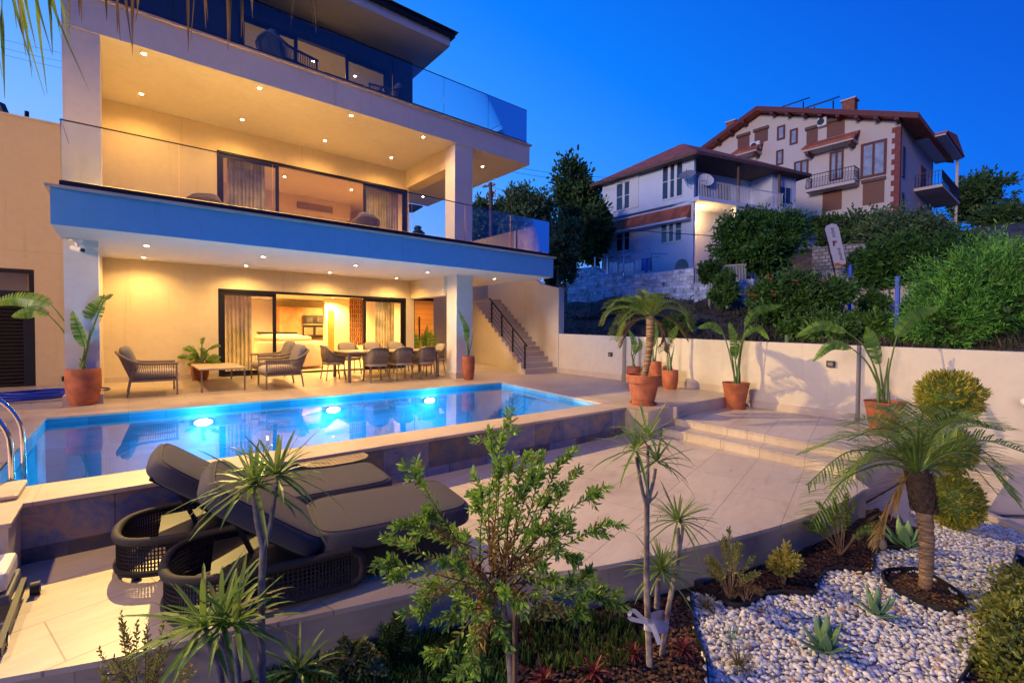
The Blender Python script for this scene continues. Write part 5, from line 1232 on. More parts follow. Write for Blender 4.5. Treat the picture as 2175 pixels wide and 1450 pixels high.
# ---------------------------------------------------------------- white house on the slope
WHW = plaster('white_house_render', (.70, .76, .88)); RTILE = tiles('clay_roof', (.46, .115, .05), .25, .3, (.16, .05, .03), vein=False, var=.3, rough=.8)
BRWN = plain('brown_timber', (.13, .07, .05), .7, var=.25); NIGHTG = glass('window_night', (.12, .15, .2), 1.0); PANE = plain('dark_pane', (.03, .04, .06), .08, spec=.8); WFR = plain('white_frame', (.7, .7, .72), .5, var=.03)
wh = thing('white_house', (25.34, 14.45, 4), 'white two storey house with clay roof, veranda and satellite dishes', 'house')
X0, YC, YL = 25.34, 14.45, 21.2; U = Vector((.96, -.28, 0)); Nn = Vector((.28, .96, 0)); C0 = Vector((X0, YC, 0))
def S(s, n, z=0): p = C0+U*s+Nn*n; return Vector((p.x, p.y, z))
ZB, ZM, ZE = 3.6, 9.02, 11.45
def hp_(name, mb, mat, par=None, **k): return mb.build(name, mat, par or wh, world=True, **k)
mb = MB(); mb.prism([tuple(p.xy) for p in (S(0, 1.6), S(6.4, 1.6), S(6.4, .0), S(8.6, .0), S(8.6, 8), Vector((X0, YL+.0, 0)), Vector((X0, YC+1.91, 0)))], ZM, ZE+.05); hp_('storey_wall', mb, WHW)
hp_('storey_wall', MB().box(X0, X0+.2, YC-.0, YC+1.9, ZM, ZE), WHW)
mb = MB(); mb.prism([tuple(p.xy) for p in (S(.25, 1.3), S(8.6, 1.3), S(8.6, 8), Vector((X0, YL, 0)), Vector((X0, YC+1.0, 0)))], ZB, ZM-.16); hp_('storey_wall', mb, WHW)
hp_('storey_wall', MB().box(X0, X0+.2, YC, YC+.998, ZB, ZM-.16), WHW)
mb = MB(); mb.prism([tuple(p.xy) for p in (S(-.1, -.5), S(7.0, -.5), S(7.0, 1.6), S(-.1, 1.6))], ZM-.16, ZM+.06); hp_('veranda_slab', mb, WHW)
hp_('pillar', MB().prism([tuple(p.xy) for p in (S(3.0, -.3), S(3.5, -.3), S(3.5, .1), S(3.0, .1))], ZB, ZM-.161), WHW)
LIT = plaster('lamp_lit_wall', (.66, .56, .40)); 
# red tiled ledge on the left face
hp_('tiled_ledge', MB().extr([(X0-.5, YL+.4, 7.95), (X0-.002, YL+.4, 8.78), (X0-.002, YL+.4, 7.95)], (0, YC+.15-YL-.4, .0)), RTILE)
hp_('ledge_soffit', MB().box(X0-.58, X0-.001, YC+.1, YL+.4, 7.84, 7.948), WHW)
# roof
R0 = 11.5; ov = .5; RZ = hpix(S(2.4, 3.6), 305)
rp = [S(-ov, -.7, R0), S(9.0, -.7, R0), S(9.3, 8.5, R0), Vector((X0-ov, YL+.7, R0))]; rd = [S(2.4, 3.6, RZ), S(5.2, 3.6, RZ)]
v = rp+rd; hp_('roof', MB().add(v, [(0, 1, 5, 4), (1, 2, 5), (2, 3, 4, 5), (3, 0, 4)]), RTILE)
mb = MB()
for a, b_ in ((0, 1), (1, 2), (3, 0)): mb.bar(rp[a]+Vector((0, 0, -.10)), rp[b_]+Vector((0, 0, -.10)), .10, .18)
hp_('fascia', mb, BRWN); hp_('roof_soffit', MB().add([p+Vector((0, 0, -.16)) for p in rp], [(3, 2, 1, 0)]), BRWN)
for (a, b_, c, d) in ((1311, 393, 1355, 440), (1409, 352, 1449, 418), (1311, 483, 1355, 530), (1406, 470, 1447, 513)):
    p, q = AX(a, b_, X0), AX(c, d, X0); y0, y1 = sorted((p.y, q.y)); z0, z1 = sorted((p.z, q.z)); z0 += .1
    f = hp_('window', MB().box(X0-.05, X0-.002, y0-.05, y1+.05, z1, z1+.09).box(X0-.05, X0-.002, y0-.05, y1+.05, z0-.09, z0).box(X0-.04, X0-.002, y0-.05, y0, z0, z1).box(X0-.04, X0-.002, y1, y1+.05, z0, z1), WFR)
    hp_('pane', MB().box(X0-.015, X0-.003, y0, y1, z0, z1), PANE, f)
    m3 = MB(); n = 3
    for i in range(1, n): yy = y0+(y1-y0)*i/n; m3.box(X0-.045, X0-.016, yy-.09, yy+.09, z0, z1)
    m3.box(X0-.03, X0-.0155, y0, y1, (z0+z1)/2-.02, (z0+z1)/2+.02)
    if a == 1311: m3.box(X0-.046, X0-.0165, y0, y0+(y1-y0)*.40, z0, z1)
    hp_('mullion', m3, WFR, f); hp_('shutter_box', MB().box(X0-.12, X0-.003, y0-.12, y1+.12, z1+.09, z1+.26), WFR, f)
# veranda furniture: posts, railing, windows
for s in (3.1, 6.6): hp_('veranda_post', MB().bar(S(s, -.35, ZM+.06), S(s, -.35, ZE+.1), .12), BRWN)
rl = hp_('veranda_railing', MB().bar(S(-.05, -.42, ZM+1.0), S(6.9, -.42, ZM+1.0), .05), WFR)
mb = MB()
for i in range(58): mb.bar(S(-.05+i*.12, -.42, ZM+.06), S(-.05+i*.12, -.42, ZM+1.0), .025)
hp_('balusters', mb, WFR, rl)
for (s0, s1) in ((.5, 1.3), (2.2, 2.9), (3.4, 4.6)):
    f = hp_('veranda_window', MB().extr([S(s0, 1.57, ZM+.3), S(s1, 1.57, ZM+.3), S(s1, 1.57, ZM+1.9), S(s0, 1.57, ZM+1.9)], Nn*.02), WFR)
    hp_('pane', MB().extr([S(s0+.1, 1.555, ZM+.4), S((s0+s1)/2-.05, 1.555, ZM+.4), S((s0+s1)/2-.05, 1.555, ZM+1.8), S(s0+.1, 1.555, ZM+1.8)], Nn*.014).extr([S((s0+s1)/2+.05, 1.555, ZM+.4), S(s1-.1, 1.555, ZM+.4), S(s1-.1, 1.555, ZM+1.8), S((s0+s1)/2+.05, 1.555, ZM+1.8)], Nn*.014), PANE, f)
f = hp_('window', MB().extr([S(7.0, -.04, ZM+.5), S(8.1, -.04, ZM+.5), S(8.1, -.04, ZM+1.7), S(7.0, -.04, ZM+1.7)], Nn*.035), WFR)
hp_('pane', MB().extr([S(7.1, -.055, ZM+.6), S(7.5, -.055, ZM+.6), S(7.5, -.055, ZM+1.6), S(7.1, -.055, ZM+1.6)], Nn*.014).extr([S(7.6, -.055, ZM+.6), S(8.0, -.055, ZM+.6), S(8.0, -.055, ZM+1.6), S(7.6, -.055, ZM+1.6)], Nn*.014), PANE, f)
hp_('cellar_arch', MB().extr([(X0-.01, AX(1448, 570, X0).y+.75*math.cos(a)*.6, AX(1448, 570, X0).z+.55*math.sin(a)) for a in np.linspace(0, math.pi, 12)], (-.02, 0, 0)), PANE)
# porch lamp
lp = S(.9, 1.24, 8.25); o = hp_('porch_lamp', MB().ball(lp, .10, 16, 10), emit('porch_bulb', (1, .75, .4), 60))
ld = bpy.data.lights.new('porch_lamp', 'POINT'); ld.energy = 105; ld.color = (1, .50, .13); ld.shadow_soft_size = .1; lo = bpy.data.objects.new('porch_lamp', ld); COL.objects.link(lo); lo.location = lp-Nn*.35
# satellite dishes
for (px, py, rr, lab, dirr, off) in ((1460, 375, .46, 'grey satellite dish tilted away, left one on the white house', (-.55, -.2, .55), .55), (1498, 385, .44, 'white satellite dish facing out, right one on the white house veranda', (-.75, -.9, .55), .6)):
    p = AX(px, py, X0-off) if px < 1480 else AD(px, py, (S(.6, -.7)-CAM).dot(FWD)); t = thing('satellite_dish', p, lab, 'satellite dish', 'satellite dishes on the white house')
    q = Vector(dirr).normalized().to_track_quat('Z', 'Y'); mb = MB(); mb.lathe([(.01, 0), (rr*.5, .03), (rr*.85, .09), (rr, .13), (rr*.99, .135), (rr*.84, .10), (rr*.5, .045), (.012, .012)], 28)
    o = mb.build('dish', plain('dish_grey' if px < 1480 else 'dish_white', (.22, .24, .28) if px < 1480 else (.62, .62, .64), .5), t, smooth=60); o.rotation_mode = 'QUATERNION'; o.rotation_quaternion = q
    MB().tube([(0, 0, -.02), (0, 0, -.45), (.25, .05, -.55)], .025, 7).build('mast', STEEL, t); MB().tube([Vector((0, 0, -rr*.8)), q @ Vector((0, 0, .5))], .012, 5).build('feed_arm', DARKM, t)
# drying lines and washing in front of the white house
cl = thing('clothes_line', (22.6, 17, 4.6), 'metal clothes line frame in front of the white house', 'clothes line')
XC = 22.8; mb = MB()
for (a, b_, c, d) in ((1258, 548, 1340, 545), (1285, 560, 1400, 545), (1320, 535, 1420, 540), (1290, 550, 1380, 528)): mb.tube([AX(a, b_, XC), AX(c, d, XC+.8)], .02, 5)
for (a, b_, d) in ((1242, 553, 590), (1264, 545, 588), (1290, 545, 590), (1325, 533, 580), (1384, 535, 580)): mb.tube([AX(a, b_, XC), AX(a, d+8, XC)], .025, 5)
mb.build('frame', STEEL, cl, world=True)
for i, (a, b_, c, d, lab) in enumerate(((1294, 558, 1311, 582, 'white towel hanging leftmost on the clothes line'), (1314, 560, 1324, 577, 'small white cloth hanging on the clothes line'), (1326, 560, 1346, 582, 'wide white sheet hanging in the middle of the clothes line'), (1349, 553, 1361, 578, 'white shirt hanging right of the sheet on the clothes line'), (1363, 549, 1382, 576, 'blue cloth hanging rightmost on the clothes line'))):
    p, q = AX(a, b_, XC-.05), AX(c, d, XC-.05); n = 14; V = []; F = []
    for k in range(n+1):
        y = p.y+(q.y-p.y)*k/n; dx = .06*math.sin(k*1.1+i); V += [(XC-.05+dx*.3, y, p.z), (XC-.05+dx, y, q.z+.08*math.sin(k*.7))]
    for k in range(n): F.append((2*k, 2*k+2, 2*k+3, 2*k+1))
    o = MB().add(V, F).build('laundry', plain('laundry_white' if i < 4 else 'laundry_blue', (.75, .75, .78) if i < 4 else (.12, .2, .5), .9), None, smooth=180); tag(o, lab, 'laundry', 'washing on the clothes line')

# ---------------------------------------------------------------- old white painted stone walls on the slope
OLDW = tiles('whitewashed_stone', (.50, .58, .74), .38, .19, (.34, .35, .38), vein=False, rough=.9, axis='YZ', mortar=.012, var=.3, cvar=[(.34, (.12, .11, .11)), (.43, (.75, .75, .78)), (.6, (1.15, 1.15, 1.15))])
def stonewall(label, X, pts_top, pts_bot, th=.5, mat=OLDW, name='stone_wall'):
    t = thing(name, AX(*pts_bot[0], X), label, 'wall'); mb = MB()
    P = [AX(x, y, X) for x, y in pts_top]+[AX(x, y, X) for x, y in reversed(pts_bot)]
    mb.extr([(X, p.y, p.z) for p in P], (th, 0, 0)); mb.build('wall_face', mat, t, world=True)
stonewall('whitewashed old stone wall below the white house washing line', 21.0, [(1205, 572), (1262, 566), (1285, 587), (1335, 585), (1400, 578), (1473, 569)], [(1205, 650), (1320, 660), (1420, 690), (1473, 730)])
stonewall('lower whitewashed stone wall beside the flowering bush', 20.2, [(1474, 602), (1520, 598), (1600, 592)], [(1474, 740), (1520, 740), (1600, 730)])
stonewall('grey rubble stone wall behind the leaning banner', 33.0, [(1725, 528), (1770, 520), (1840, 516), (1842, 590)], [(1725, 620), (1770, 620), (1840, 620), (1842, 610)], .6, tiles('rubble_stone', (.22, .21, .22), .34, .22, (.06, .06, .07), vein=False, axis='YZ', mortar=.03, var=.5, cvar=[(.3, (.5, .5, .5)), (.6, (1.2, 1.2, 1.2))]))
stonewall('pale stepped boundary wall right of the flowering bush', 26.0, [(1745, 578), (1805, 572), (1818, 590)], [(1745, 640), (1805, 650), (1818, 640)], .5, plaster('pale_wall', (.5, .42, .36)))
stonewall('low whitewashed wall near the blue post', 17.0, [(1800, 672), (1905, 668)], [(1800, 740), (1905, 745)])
sts = thing('garden_steps', AX(1830, 660, 24), 'small pale stone steps climbing behind the blue post', 'steps')
mb = MB()
for i in range(7):
    p = AX(1822+i*8, 655-i*9, 23.5+i*.35); mb.box(p.x, p.x+.5, p.y-1.2, p.y+.6, p.z-.25, p.z)
mb.build('stone_step', TRAVV, sts, world=True)
pa = thing('porch_arch', AX(1580, 590, 23), 'small white arched garden gate in front of the white house', 'gate')
c = AX(1586, 575, 23.0); pts = [(23.0, c.y+.75, c.z-1.4), (23.0, c.y+.75, c.z)]+[(23.0, c.y+.75*math.cos(a), c.z+.6*math.sin(a)) for a in np.linspace(.2, 2.94, 9)]+[(23.0, c.y-.75, c.z), (23.0, c.y-.75, c.z-1.4)]
MB().tube(pts, .16, 6).build('arch', WHW, pa, world=True); mb = MB()
for i in range(9): yy = c.y-.6+i*.15; mb.box(22.98, 23.02, yy-.015, yy+.015, c.z-1.4, c.z+.25)
mb.build('iron_gate', BLACK, pa, world=True)
fe = thing('iron_fence', AX(1500, 590, 20.5), 'thin iron fence on the whitewashed wall beside the dark tree', 'fence'); mb = MB()
for i in range(34): p = AX(1478+i*3.2, 602-i*.15, 20.3); mb.bar(p, p+Vector((0, 0, .75)), .025)
p, q = AX(1478, 602, 20.3), AX(1585, 597, 20.3); mb.bar(p+Vector((0, 0, .72)), q+Vector((0, 0, .72)), .03)
mb.build('bars', plain('white_iron', (.5, .5, .52), .6), fe, world=True)

# ---------------------------------------------------------------- beige apartment house
bh = thing('apartment_house', (40.9, 8.3, 8), 'tall beige apartment house with red gable roof and brown shutters', 'house')
BEIG = plaster('beige_render', (.66, .56, .50)); RED = plain('red_timber', (.13, .022, .02), .6, var=.2); SHUT = tiles('brown_shutter', (.20, .065, .025), 5, .07, (.10, .03, .015), vein=False, axis='YZ', mortar=.012, var=.1)
XB = 40.9
def bp(name, mb, mat, par=None, **k): return mb.build(name, mat, par or bh, world=True, **k)
rt, ap, rb_ = AX(1913, 258, XB), AX(1617, 243, XB), AX(1905, 480, XB); yl = 2*ap.y-rt.y
bp('gable_wall', MB().extr([(XB, rt.y, 6), (XB, rt.y, rt.z), (XB, ap.y, ap.z), (XB, yl, rt.z), (XB, yl, 6)], (.3, 0, 0)), BEIG)
bp('side_wall', MB().box(XB+.3, XB+11, rt.y, rt.y+.3, 6, rt.z), BEIG)
ovh = .9; sl = (ap.z-rt.z)/(ap.y-rt.y)
re, le = (rt.y-1.1, rt.z-1.1*sl), (yl+1.1, rt.z-1.1*sl)
for (e) in (re, le): bp('roof', MB().extr([(XB-ovh, e[0], e[1]+.08), (XB-ovh, ap.y, ap.z+.08), (XB-ovh, ap.y, ap.z+.42), (XB-ovh, e[0], e[1]+.42)], (13, 0, 0)), RTILE)
mb = MB()
for e in (re, le): mb.extr([(XB-ovh-.06, e[0], e[1]+.02), (XB-ovh-.06, ap.y, ap.z+.02), (XB-ovh-.06, ap.y, ap.z+.40), (XB-ovh-.06, e[0], e[1]+.40)], (.058, 0, 0))
bp('bargeboard', mb, RED)
for i in range(1, 9):
    for e in (re, le): y = e[0]+(ap.y-e[0])*i/9; z = e[1]+(ap.z-e[1])*i/9; bp('rafter_end', MB().box(XB-ovh, XB-.002, y-.12, y+.12, z-.14, z+.07), RED)
for (a, b_, c, d, kind) in ((1567.6, 295, 1591.7, 309, 's'), (1603.4, 282.8, 1631, 296, 's'), (1713.8, 279.5, 1736.8, 300, 's'), (1757, 264.8, 1794, 281, 's'), (1748, 408.3, 1787.6, 441, 's'), (1833.3, 391.3, 1878, 426, 's'),
                      (1651, 276.5, 1667.6, 292, 'w'), (1678, 283.4, 1694.5, 302, 'w'), (1649, 327.6, 1664, 346, 'w'), (1687, 351.7, 1717, 372, 'w'), (1828.9, 315, 1882.7, 367, 'w'), (1762.5, 332, 1791.2, 377, 'w')):
    p, q = AX(a, b_, XB), AX(c, d, XB); y0, y1 = sorted((p.y, q.y)); z0, z1 = sorted((p.z, q.z)); z1 += .25; z0 -= .1
    if kind == 's':
        f = bp('roller_shutter', MB().box(XB-.06, XB-.002, y0, y1, z0, z1-.22), SHUT); bp('shutter_box', MB().box(XB-.20, XB-.002, y0-.08, y1+.08, z1-.219, z1), BRWN, f)
    else:
        w = .13 if y1-y0 < 1.4 else .16
        f = bp('window', MB().box(XB-.07, XB-.002, y0, y1, z1-w, z1).box(XB-.07, XB-.002, y0, y1, z0, z0+w).box(XB-.07, XB-.002, y0, y0+w, z0+w, z1-w).box(XB-.07, XB-.002, y1-w, y1, z0+w, z1-w), RED)
        bp('pane', MB().box(XB-.02, XB-.003, y0+w, y1-w, z0+w, z1-w), plain('curtained_pane', (.30, .34, .42), .15, var=.3, scale=2), f)
        if c-a > 25: bp('mullion', MB().box(XB-.06, XB-.021, (y0+y1)/2-.07, (y0+y1)/2+.07, z0+w, z1-w), RED, f)
def ironrail(pts, z, h, nm, par=None):
    mb = MB(); P = [Vector((x, y, z)) for x, y in pts]
    for a, b_ in zip(P[:-1], P[1:]):
        mb.bar(a+Vector((0, 0, h)), b_+Vector((0, 0, h)), .05); mb.bar(a+Vector((0, 0, .08)), b_+Vector((0, 0, .08)), .03); mb.bar(a+Vector((0, 0, h*.7)), b_+Vector((0, 0, h*.7)), .025); n = int((b_-a).length/.17)
        for i in range(n+1):
            p = a.lerp(b_, i/n); o = (b_-a).cross(Vector((0, 0, 1))).normalized()*.07
            mb.tube([p, p+Vector((0, 0, h*.2))+o, p+Vector((0, 0, h*.45))+o*.3, p+Vector((0, 0, h))], .014, 4, False)
    return bp(nm, mb, BLACK, par)
p, q = AX(1718, 397, XB-.5), AX(1822, 376, XB-.5); ya, yb, zb = min(p.y, q.y), max(p.y, q.y), (p.z+q.z)/2-.35
bal = bp('balcony', MB().box(XB-1.2, XB-.002, ya, yb, zb-.2, zb), BEIG); ironrail([(XB-.02, yb-.05), (XB-1.15, yb-.05), (XB-1.15, ya+.05), (XB-.02, ya+.05)], zb, 1.0, 'balcony_railing', bal)
def canopy(px0, py0, px1, py1, dp):
    p, q = AX(px0, py0, XB-.6), AX(px1, py1, XB-.6); a, b_, z = min(p.y, q.y), max(p.y, q.y), (p.z+q.z)/2
    c = bp('canopy', MB().extr([(XB-dp, a-.1, z), (XB-.003, a-.1, z+.7), (XB-.003, a-.1, z+.85), (XB-dp, a-.1, z+.15)], (0, b_-a+.2, 0)), RTILE); bp('soffit', MB().box(XB-dp+.05, XB-.003, a, b_, z-.12, z-.002), BEIG, c); bp('bracket', MB().box(XB-dp+.1, XB-.002, a+.15, a+.35, z-.35, z-.122).box(XB-dp+.1, XB-.002, b_-.35, b_-.15, z-.35, z-.122), RED, c)
canopy(1712, 322, 1818, 300, 1.3); canopy(1560, 333, 1612, 322, 1.2)
mb = MB(); z = 9.0; k = 0
while z < rt.z-.4: mb.box(XB-.03, XB+.25, rt.y-.03, rt.y+(.45 if k % 2 else .28), z, z+.36); z += .361; k += 1
bp('quoin', mb, plain('red_brick_quoin', (.24, .06, .05), .8, var=.25))
for (a, b_, c, d) in ((1737, 251, 1756, 267), (1594, 303, 1614, 317)):
    p, q = AX(a, b_, XB-.3), AX(c, d, XB-.3); y0, y1 = sorted((p.y, q.y)); zc = (p.z+q.z)/2; f = bp('air_conditioner', MB().box(XB-.4, XB-.05, y0, y1, zc-.32, zc+.32), WP, bevel=.02)
    f2 = MB().tube([(XB-.402, y0+(y1-y0)*.62, zc), (XB-.41, y0+(y1-y0)*.62, zc)], .24, 20); bp('fan_grille', f2, BLACK, f)
xs = AY(1942, 378, rt.y).x; yf = AX(2003, 360, xs).y; xe = AY(2040, 383, yf).x; yd = rt.y-yf; print('balcony', xs, yf, xe)
for zz in (0, -3.15):
    z = AX(1905, 372, XB).z+zz-.1; sl_ = bp('side_balcony', MB().box(xs, xe, yf, rt.y-.002, z-.2, z), BEIG); ironrail([(xs+.05, rt.y-.05), (xs+.05, yf+.05), (xe-.05, yf+.05), (xe-.05, rt.y-.05)], z, 1.0, 'balcony_railing', sl_)
    bp('side_door', MB().box(xs+(xe-xs)*.25, xs+(xe-xs)*.5, rt.y-.06, rt.y-.002, z+.05, z+2.2), RED); bp('side_window', MB().box(XB+.6, XB+1.3, rt.y-.06, rt.y-.002, z+.1, z+2.2), plain('dark_brown', (.05, .025, .02), .5))
zc = AX(1950, 293, xs).z; xm = (xs+xe)/2
bp('side_canopy', MB().extr([(xs-.1, yf-.2, zc), (xm, yf-.2, zc+.7), (xe+.1, yf-.2, zc), (xe+.1, yf-.2, zc-.12), (xs-.1, yf-.2, zc-.12)], (0, yd+.18, 0)), RTILE)
bp('side_canopy_soffit', MB().box(xs, xe, yf-.1, rt.y-.01, zc-.22, zc-.122), WHW)
bp('balcony_post', MB().box(xe-.25, xe-.08, yf+.1, yf+.27, 8, zc-.25), BEIG)
for (px, py) in ((1805, 226), (1556, 270)):
    c = AX(px, py, XB+2); f = bp('chimney', MB().box(c.x-.4, c.x+.4, c.y-.4, c.y+.4, c.z-1.3, c.z+.35), plain('brick_chimney', (.30, .10, .05), .8, var=.3)); bp('chimney_cap', MB().box(c.x-.5, c.x+.5, c.y-.5, c.y+.5, c.z+.351, c.z+.45), BEIG, f)
for (a, c) in ((1657, 1705), (1712, 1770)):
    p, q = AX(a, 222, XB+2.5), AX(c, 224, XB+2.5); f = bp('solar_panel', MB().obox((XB+3, (p.y+q.y)/2, p.z-.05), (0, 1, 0), (1, 0, .45), (-.45, 0, 1), abs(p.y-q.y)/2, 1.1, .05), plain('solar_glass', (.05, .055, .06), .15, spec=.8)); bp('panel_stand', MB().bar((XB+3.5, p.y-.3, p.z-1.2), (XB+3.5, p.y-.3, p.z), .08).bar((XB+3.5, q.y+.3, p.z-1.2), (XB+3.5, q.y+.3, p.z), .08), STEEL, f)

# ---------------------------------------------------------------- banner, posts, pole, wires
fl = thing('banner_flag', AX(1790, 590, 24), 'leaning white feather banner with grey lettering and orange foot', 'banner')
kx = (AX(1775, 520, 24)-CAM).dot(FWD); P = lambda x, y, o=0: AD(x, y, kx+o)
out = [P(1752, 487), P(1755, 480), P(1766, 475), P(1776, 477), P(1781, 484), P(1797, 560), P(1774, 569)]
MB().extr(out, -FWD*.02).build('cloth', plain('banner_white', (.62, .58, .58), .8, var=.03), fl, world=True)
MB().extr([P(1772, 559, -.03), P(1780, 558, -.03), P(1790, 562, -.03), P(1796.5, 558, -.03), P(1797, 562, -.03), P(1773.2, 566, -.03)], -FWD*.012).build('orange_stripe', plain('banner_orange', (.55, .16, .03), .8), fl, world=True)
MB().tube([P(1750, 485, .05), P(1778, 600, .05)], .03, 6).build('pole', DARKM, fl, world=True)
MB().extr([P(1768, 512, -.03), P(1772, 511, -.03), P(1773, 521, -.03), P(1770, 523, -.03)], -FWD*.012).build('emblem', plain('banner_navy', (.03, .05, .15), .7), fl, world=True)
MB().extr([P(1771, 512, -.035), P(1777, 511, -.035), P(1778, 515, -.035), P(1773, 516, -.035)], -FWD*.012).build('emblem', plain('banner_red', (.5, .08, .05), .7), fl, world=True)
mb = MB()
for (x0, y0, x1, y1) in ((1767, 484, 1772, 504), (1781, 527, 1788, 553)):
    n = 7; mb = MB()
    for i in range(n):
        a = P(x0+(x1-x0)*i/n, y0+(y1-y0)*i/n, -.03); b_ = P(x0+(x1-x0)*(i+.62)/n, y0+(y1-y0)*(i+.62)/n, -.03); w = RGT*(.045 if i % 3 else .075); mb.extr([a-w, a+w, b_+w, b_-w], -FWD*.012)
    mb.build('lettering', plain('banner_grey', (.22, .22, .27), .8), fl, world=True)

for (x, y0, y1, X, lab) in ((1907, 590, 680, 15.5, 'blue painted metal post standing above the garden wall'), (1806, 565, 650, 21, 'blue painted pipe post near the pale boundary wall')):
    k = (AX(x, y1, X)-CAM).dot(FWD); o = thing('blue_post', AD(x, y1, k), lab, 'post', 'blue posts on the slope'); MB().tube([AD(x-2, y1+30, k), AD(x, y0, k)], .055, 8).lathe([(.07, 0), (.075, .03), (.01, .05)], 10, AD(x, y0, k)).build('pipe', plain('blue_paint', (.06, .12, .62), .5), o, world=True)
k = 30; po = thing('utility_pole', AD(1042, 560, k), 'wooden utility pole with crossarm behind the villa balcony', 'utility pole')
MB().tube([AD(1044, 640, k), AD(1042, 388, k)], [.16, .11], 10).build('pole', BRWN, po, world=True); MB().bar(AD(1025, 397, k), AD(1052, 392, k), .1).build('crossarm', BRWN, po, world=True)
mb = MB()
for x, y in ((1028, 394), (1036, 393), (1047, 391), (1051, 405), (1051, 415)): mb.tube([AD(x, y+3, k), AD(x, y-3, k)], .06, 8)
mb.build('insulator', WP, po, world=True)
def wire(label, a, b_, sag=.4, r=.012, n=20, grp='overhead wires'):
    a, b_ = Vector(a), Vector(b_); pts = [a.lerp(b_, i/n)-Vector((0, 0, sag*4*(i/n)*(1-i/n))) for i in range(n+1)]
    t = thing('overhead_wire', a, label, 'wire', grp); MB().tube(pts, r, 5, False).build('cable', BLACK, t, world=True)
wire('upper thin overhead wire crossing the sky between villa and white house', AD(1030, 340, 34), AD(1330, 378, 30), .3, .012)
wire('lower thin overhead wire crossing the sky between villa and white house', AD(1030, 352, 34), AD(1330, 388, 30), .3, .012)
wire('black cable sagging in front of the white house ground floor', AD(1258, 480, 22), AD(2110, 502, 20), .35, .018)
wire('overhead wire running down from the utility pole to the right', AD(1048, 397, 30), AD(1240, 450, 27), .2, .012)
for i, y in enumerate((80, 98, 112)): wire(('top', 'middle', 'lowest')[i]+' thin overhead wire in the sky left of the villa', AD(-40, y-8, 40), AD(260, y+55, 40), .2, .012, grp='wires left of the villa')
nb = thing('neighbour_roof', AD(0, 235, 30), 'small piece of neighbouring brown roof at the far left', 'house'); MB().extr([AD(-60, 190, 30), AD(-3, 215, 30), AD(9, 243, 30), AD(-60, 300, 30)], FWD*.4).build('roof', BRWN, nb, world=True)
ch = thing('roof_vent', AD(57, 246, 17.5), 'short dark vent pipe on the left wing roof', 'vent pipe'); MB().tube([AD(57, 265, 19), AD(57, 237, 19)], .07, 10).build('pipe', DARKM, ch, world=True)
fr_ = thing('far_roof', AX(880, 440, 20), 'dark roof edge seen through the upper loggia gap', 'house'); MB().extr([AD(868, 432, 26), AD(897, 437, 26), AD(876, 449, 26), AD(868, 449, 26)], FWD*.25).build('roof', DARKM, fr_, world=True)

# ---------------------------------------------------------------- trees and hedges on the slope
def bgtree(label, px, py, rx, ry, D, mat, clumps, per, leaf, name='tree', cat='tree', group='trees on the slope', trunk=True, lumps=5, seed=0, asp=.5):
    rng = np.random.RandomState(seed+1); c = AD(px, py, D); s = D/F_PX; a, b_ = rx*s, ry*s; F = Vector((c.x, c.y, c.z-b_*1.15)); t = thing(name, F, label, cat, group); mb = MB()
    for i in range(lumps+3):
        d = rng.normal(size=3); d /= np.linalg.norm(d); e = .45+.4*rng.rand(); q = c+Vector((d[0]*a*e, d[1]*a*e, d[2]*b_*e)); f = .26+.26*rng.rand()
        crown(mb, q, (a*f, a*f, b_*f*(.8+.4*rng.rand())), clumps//lumps, per, leaf*(.75+.5*rng.rand()), asp, rng, .5, .2)
    crown(mb, c, (a*.6, a*.6, b_*.65), clumps//4, per, leaf, asp, rng, .3, .2)
    for i in range(lumps*9):                                    # twigs sticking out of the crown
        d = rng.normal(size=3); d[2] += .35; d /= np.linalg.norm(d); p0 = np.array(c)+d*np.array([a, a, b_])*.72; m_ = 16; u = rng.rand(m_, 1)
        mb.leaves(p0+d*u*a*.42*(.4+.6*rng.rand())+rng.normal(size=(m_, 3))*a*.035, d+rng.normal(size=(m_, 3))*.7, leaf*.85, leaf*asp*.8, rng)
    mb.build('crown', mat, t, world=True)
    tr = MB(); base = Vector((c.x, c.y, (min(hill(c.x, c.y), c.z-b_*.9)-.3) if name == 'tree' else c.z-b_*1.0)); tr.tube([base, c.lerp(base, .4), c+Vector((.1*a, 0, .5*b_))], [max(.06, .09*a), max(.045, .06*a), .02], 8)
    for i in range(5):
        d = rng.normal(size=3); d /= np.linalg.norm(d); tr.tube([c.lerp(base, .35), c+Vector((d[0]*a*.4, d[1]*a*.4, -b_*.1)), c+Vector((d[0]*a*.75, d[1]*a*.75, abs(d[2])*b_*.7))], [.05*a, .03*a, .008], 5)
    tr.build('trunk', TRUNKG, t, world=True, smooth=70); return t
bgtree('loose grey green olive tree behind the utility pole', 1030, 480, 60, 70, 33, MIDG, 130, 26, .28, seed=1)
bgtree('grey green olive tree between utility pole and dark trees', 1110, 465, 75, 75, 31, MIDG, 170, 26, .28, seed=2)
bgtree('olive toned tree hanging over the slope at the balcony corner', 1185, 530, 48, 85, 24, MIDG, 150, 26, .20, seed=3)
bgtree('tall dark evergreen tree left of the white house', 1222, 470, 55, 105, 34, DARKG, 190, 28, .34, seed=4)
bgtree('dark tree with pointed top between the olives and the white house', 1215, 410, 32, 48, 36, DARKG, 70, 26, .3, seed=14)
bgtree('dark shrub like tree touching the left side of the white house', 1262, 500, 36, 70, 30, DARKG, 110, 28, .3, seed=5)
bgtree('big dark green tree before the right part of the white house', 1622, 520, 86, 62, 20, TREEG, 420, 34, .18, seed=6, lumps=9)
bgtree('dark lower branches of the shrub left of the big tree', 1508, 575, 20, 22, 19.5, DARKG, 120, 30, .18, seed=7)
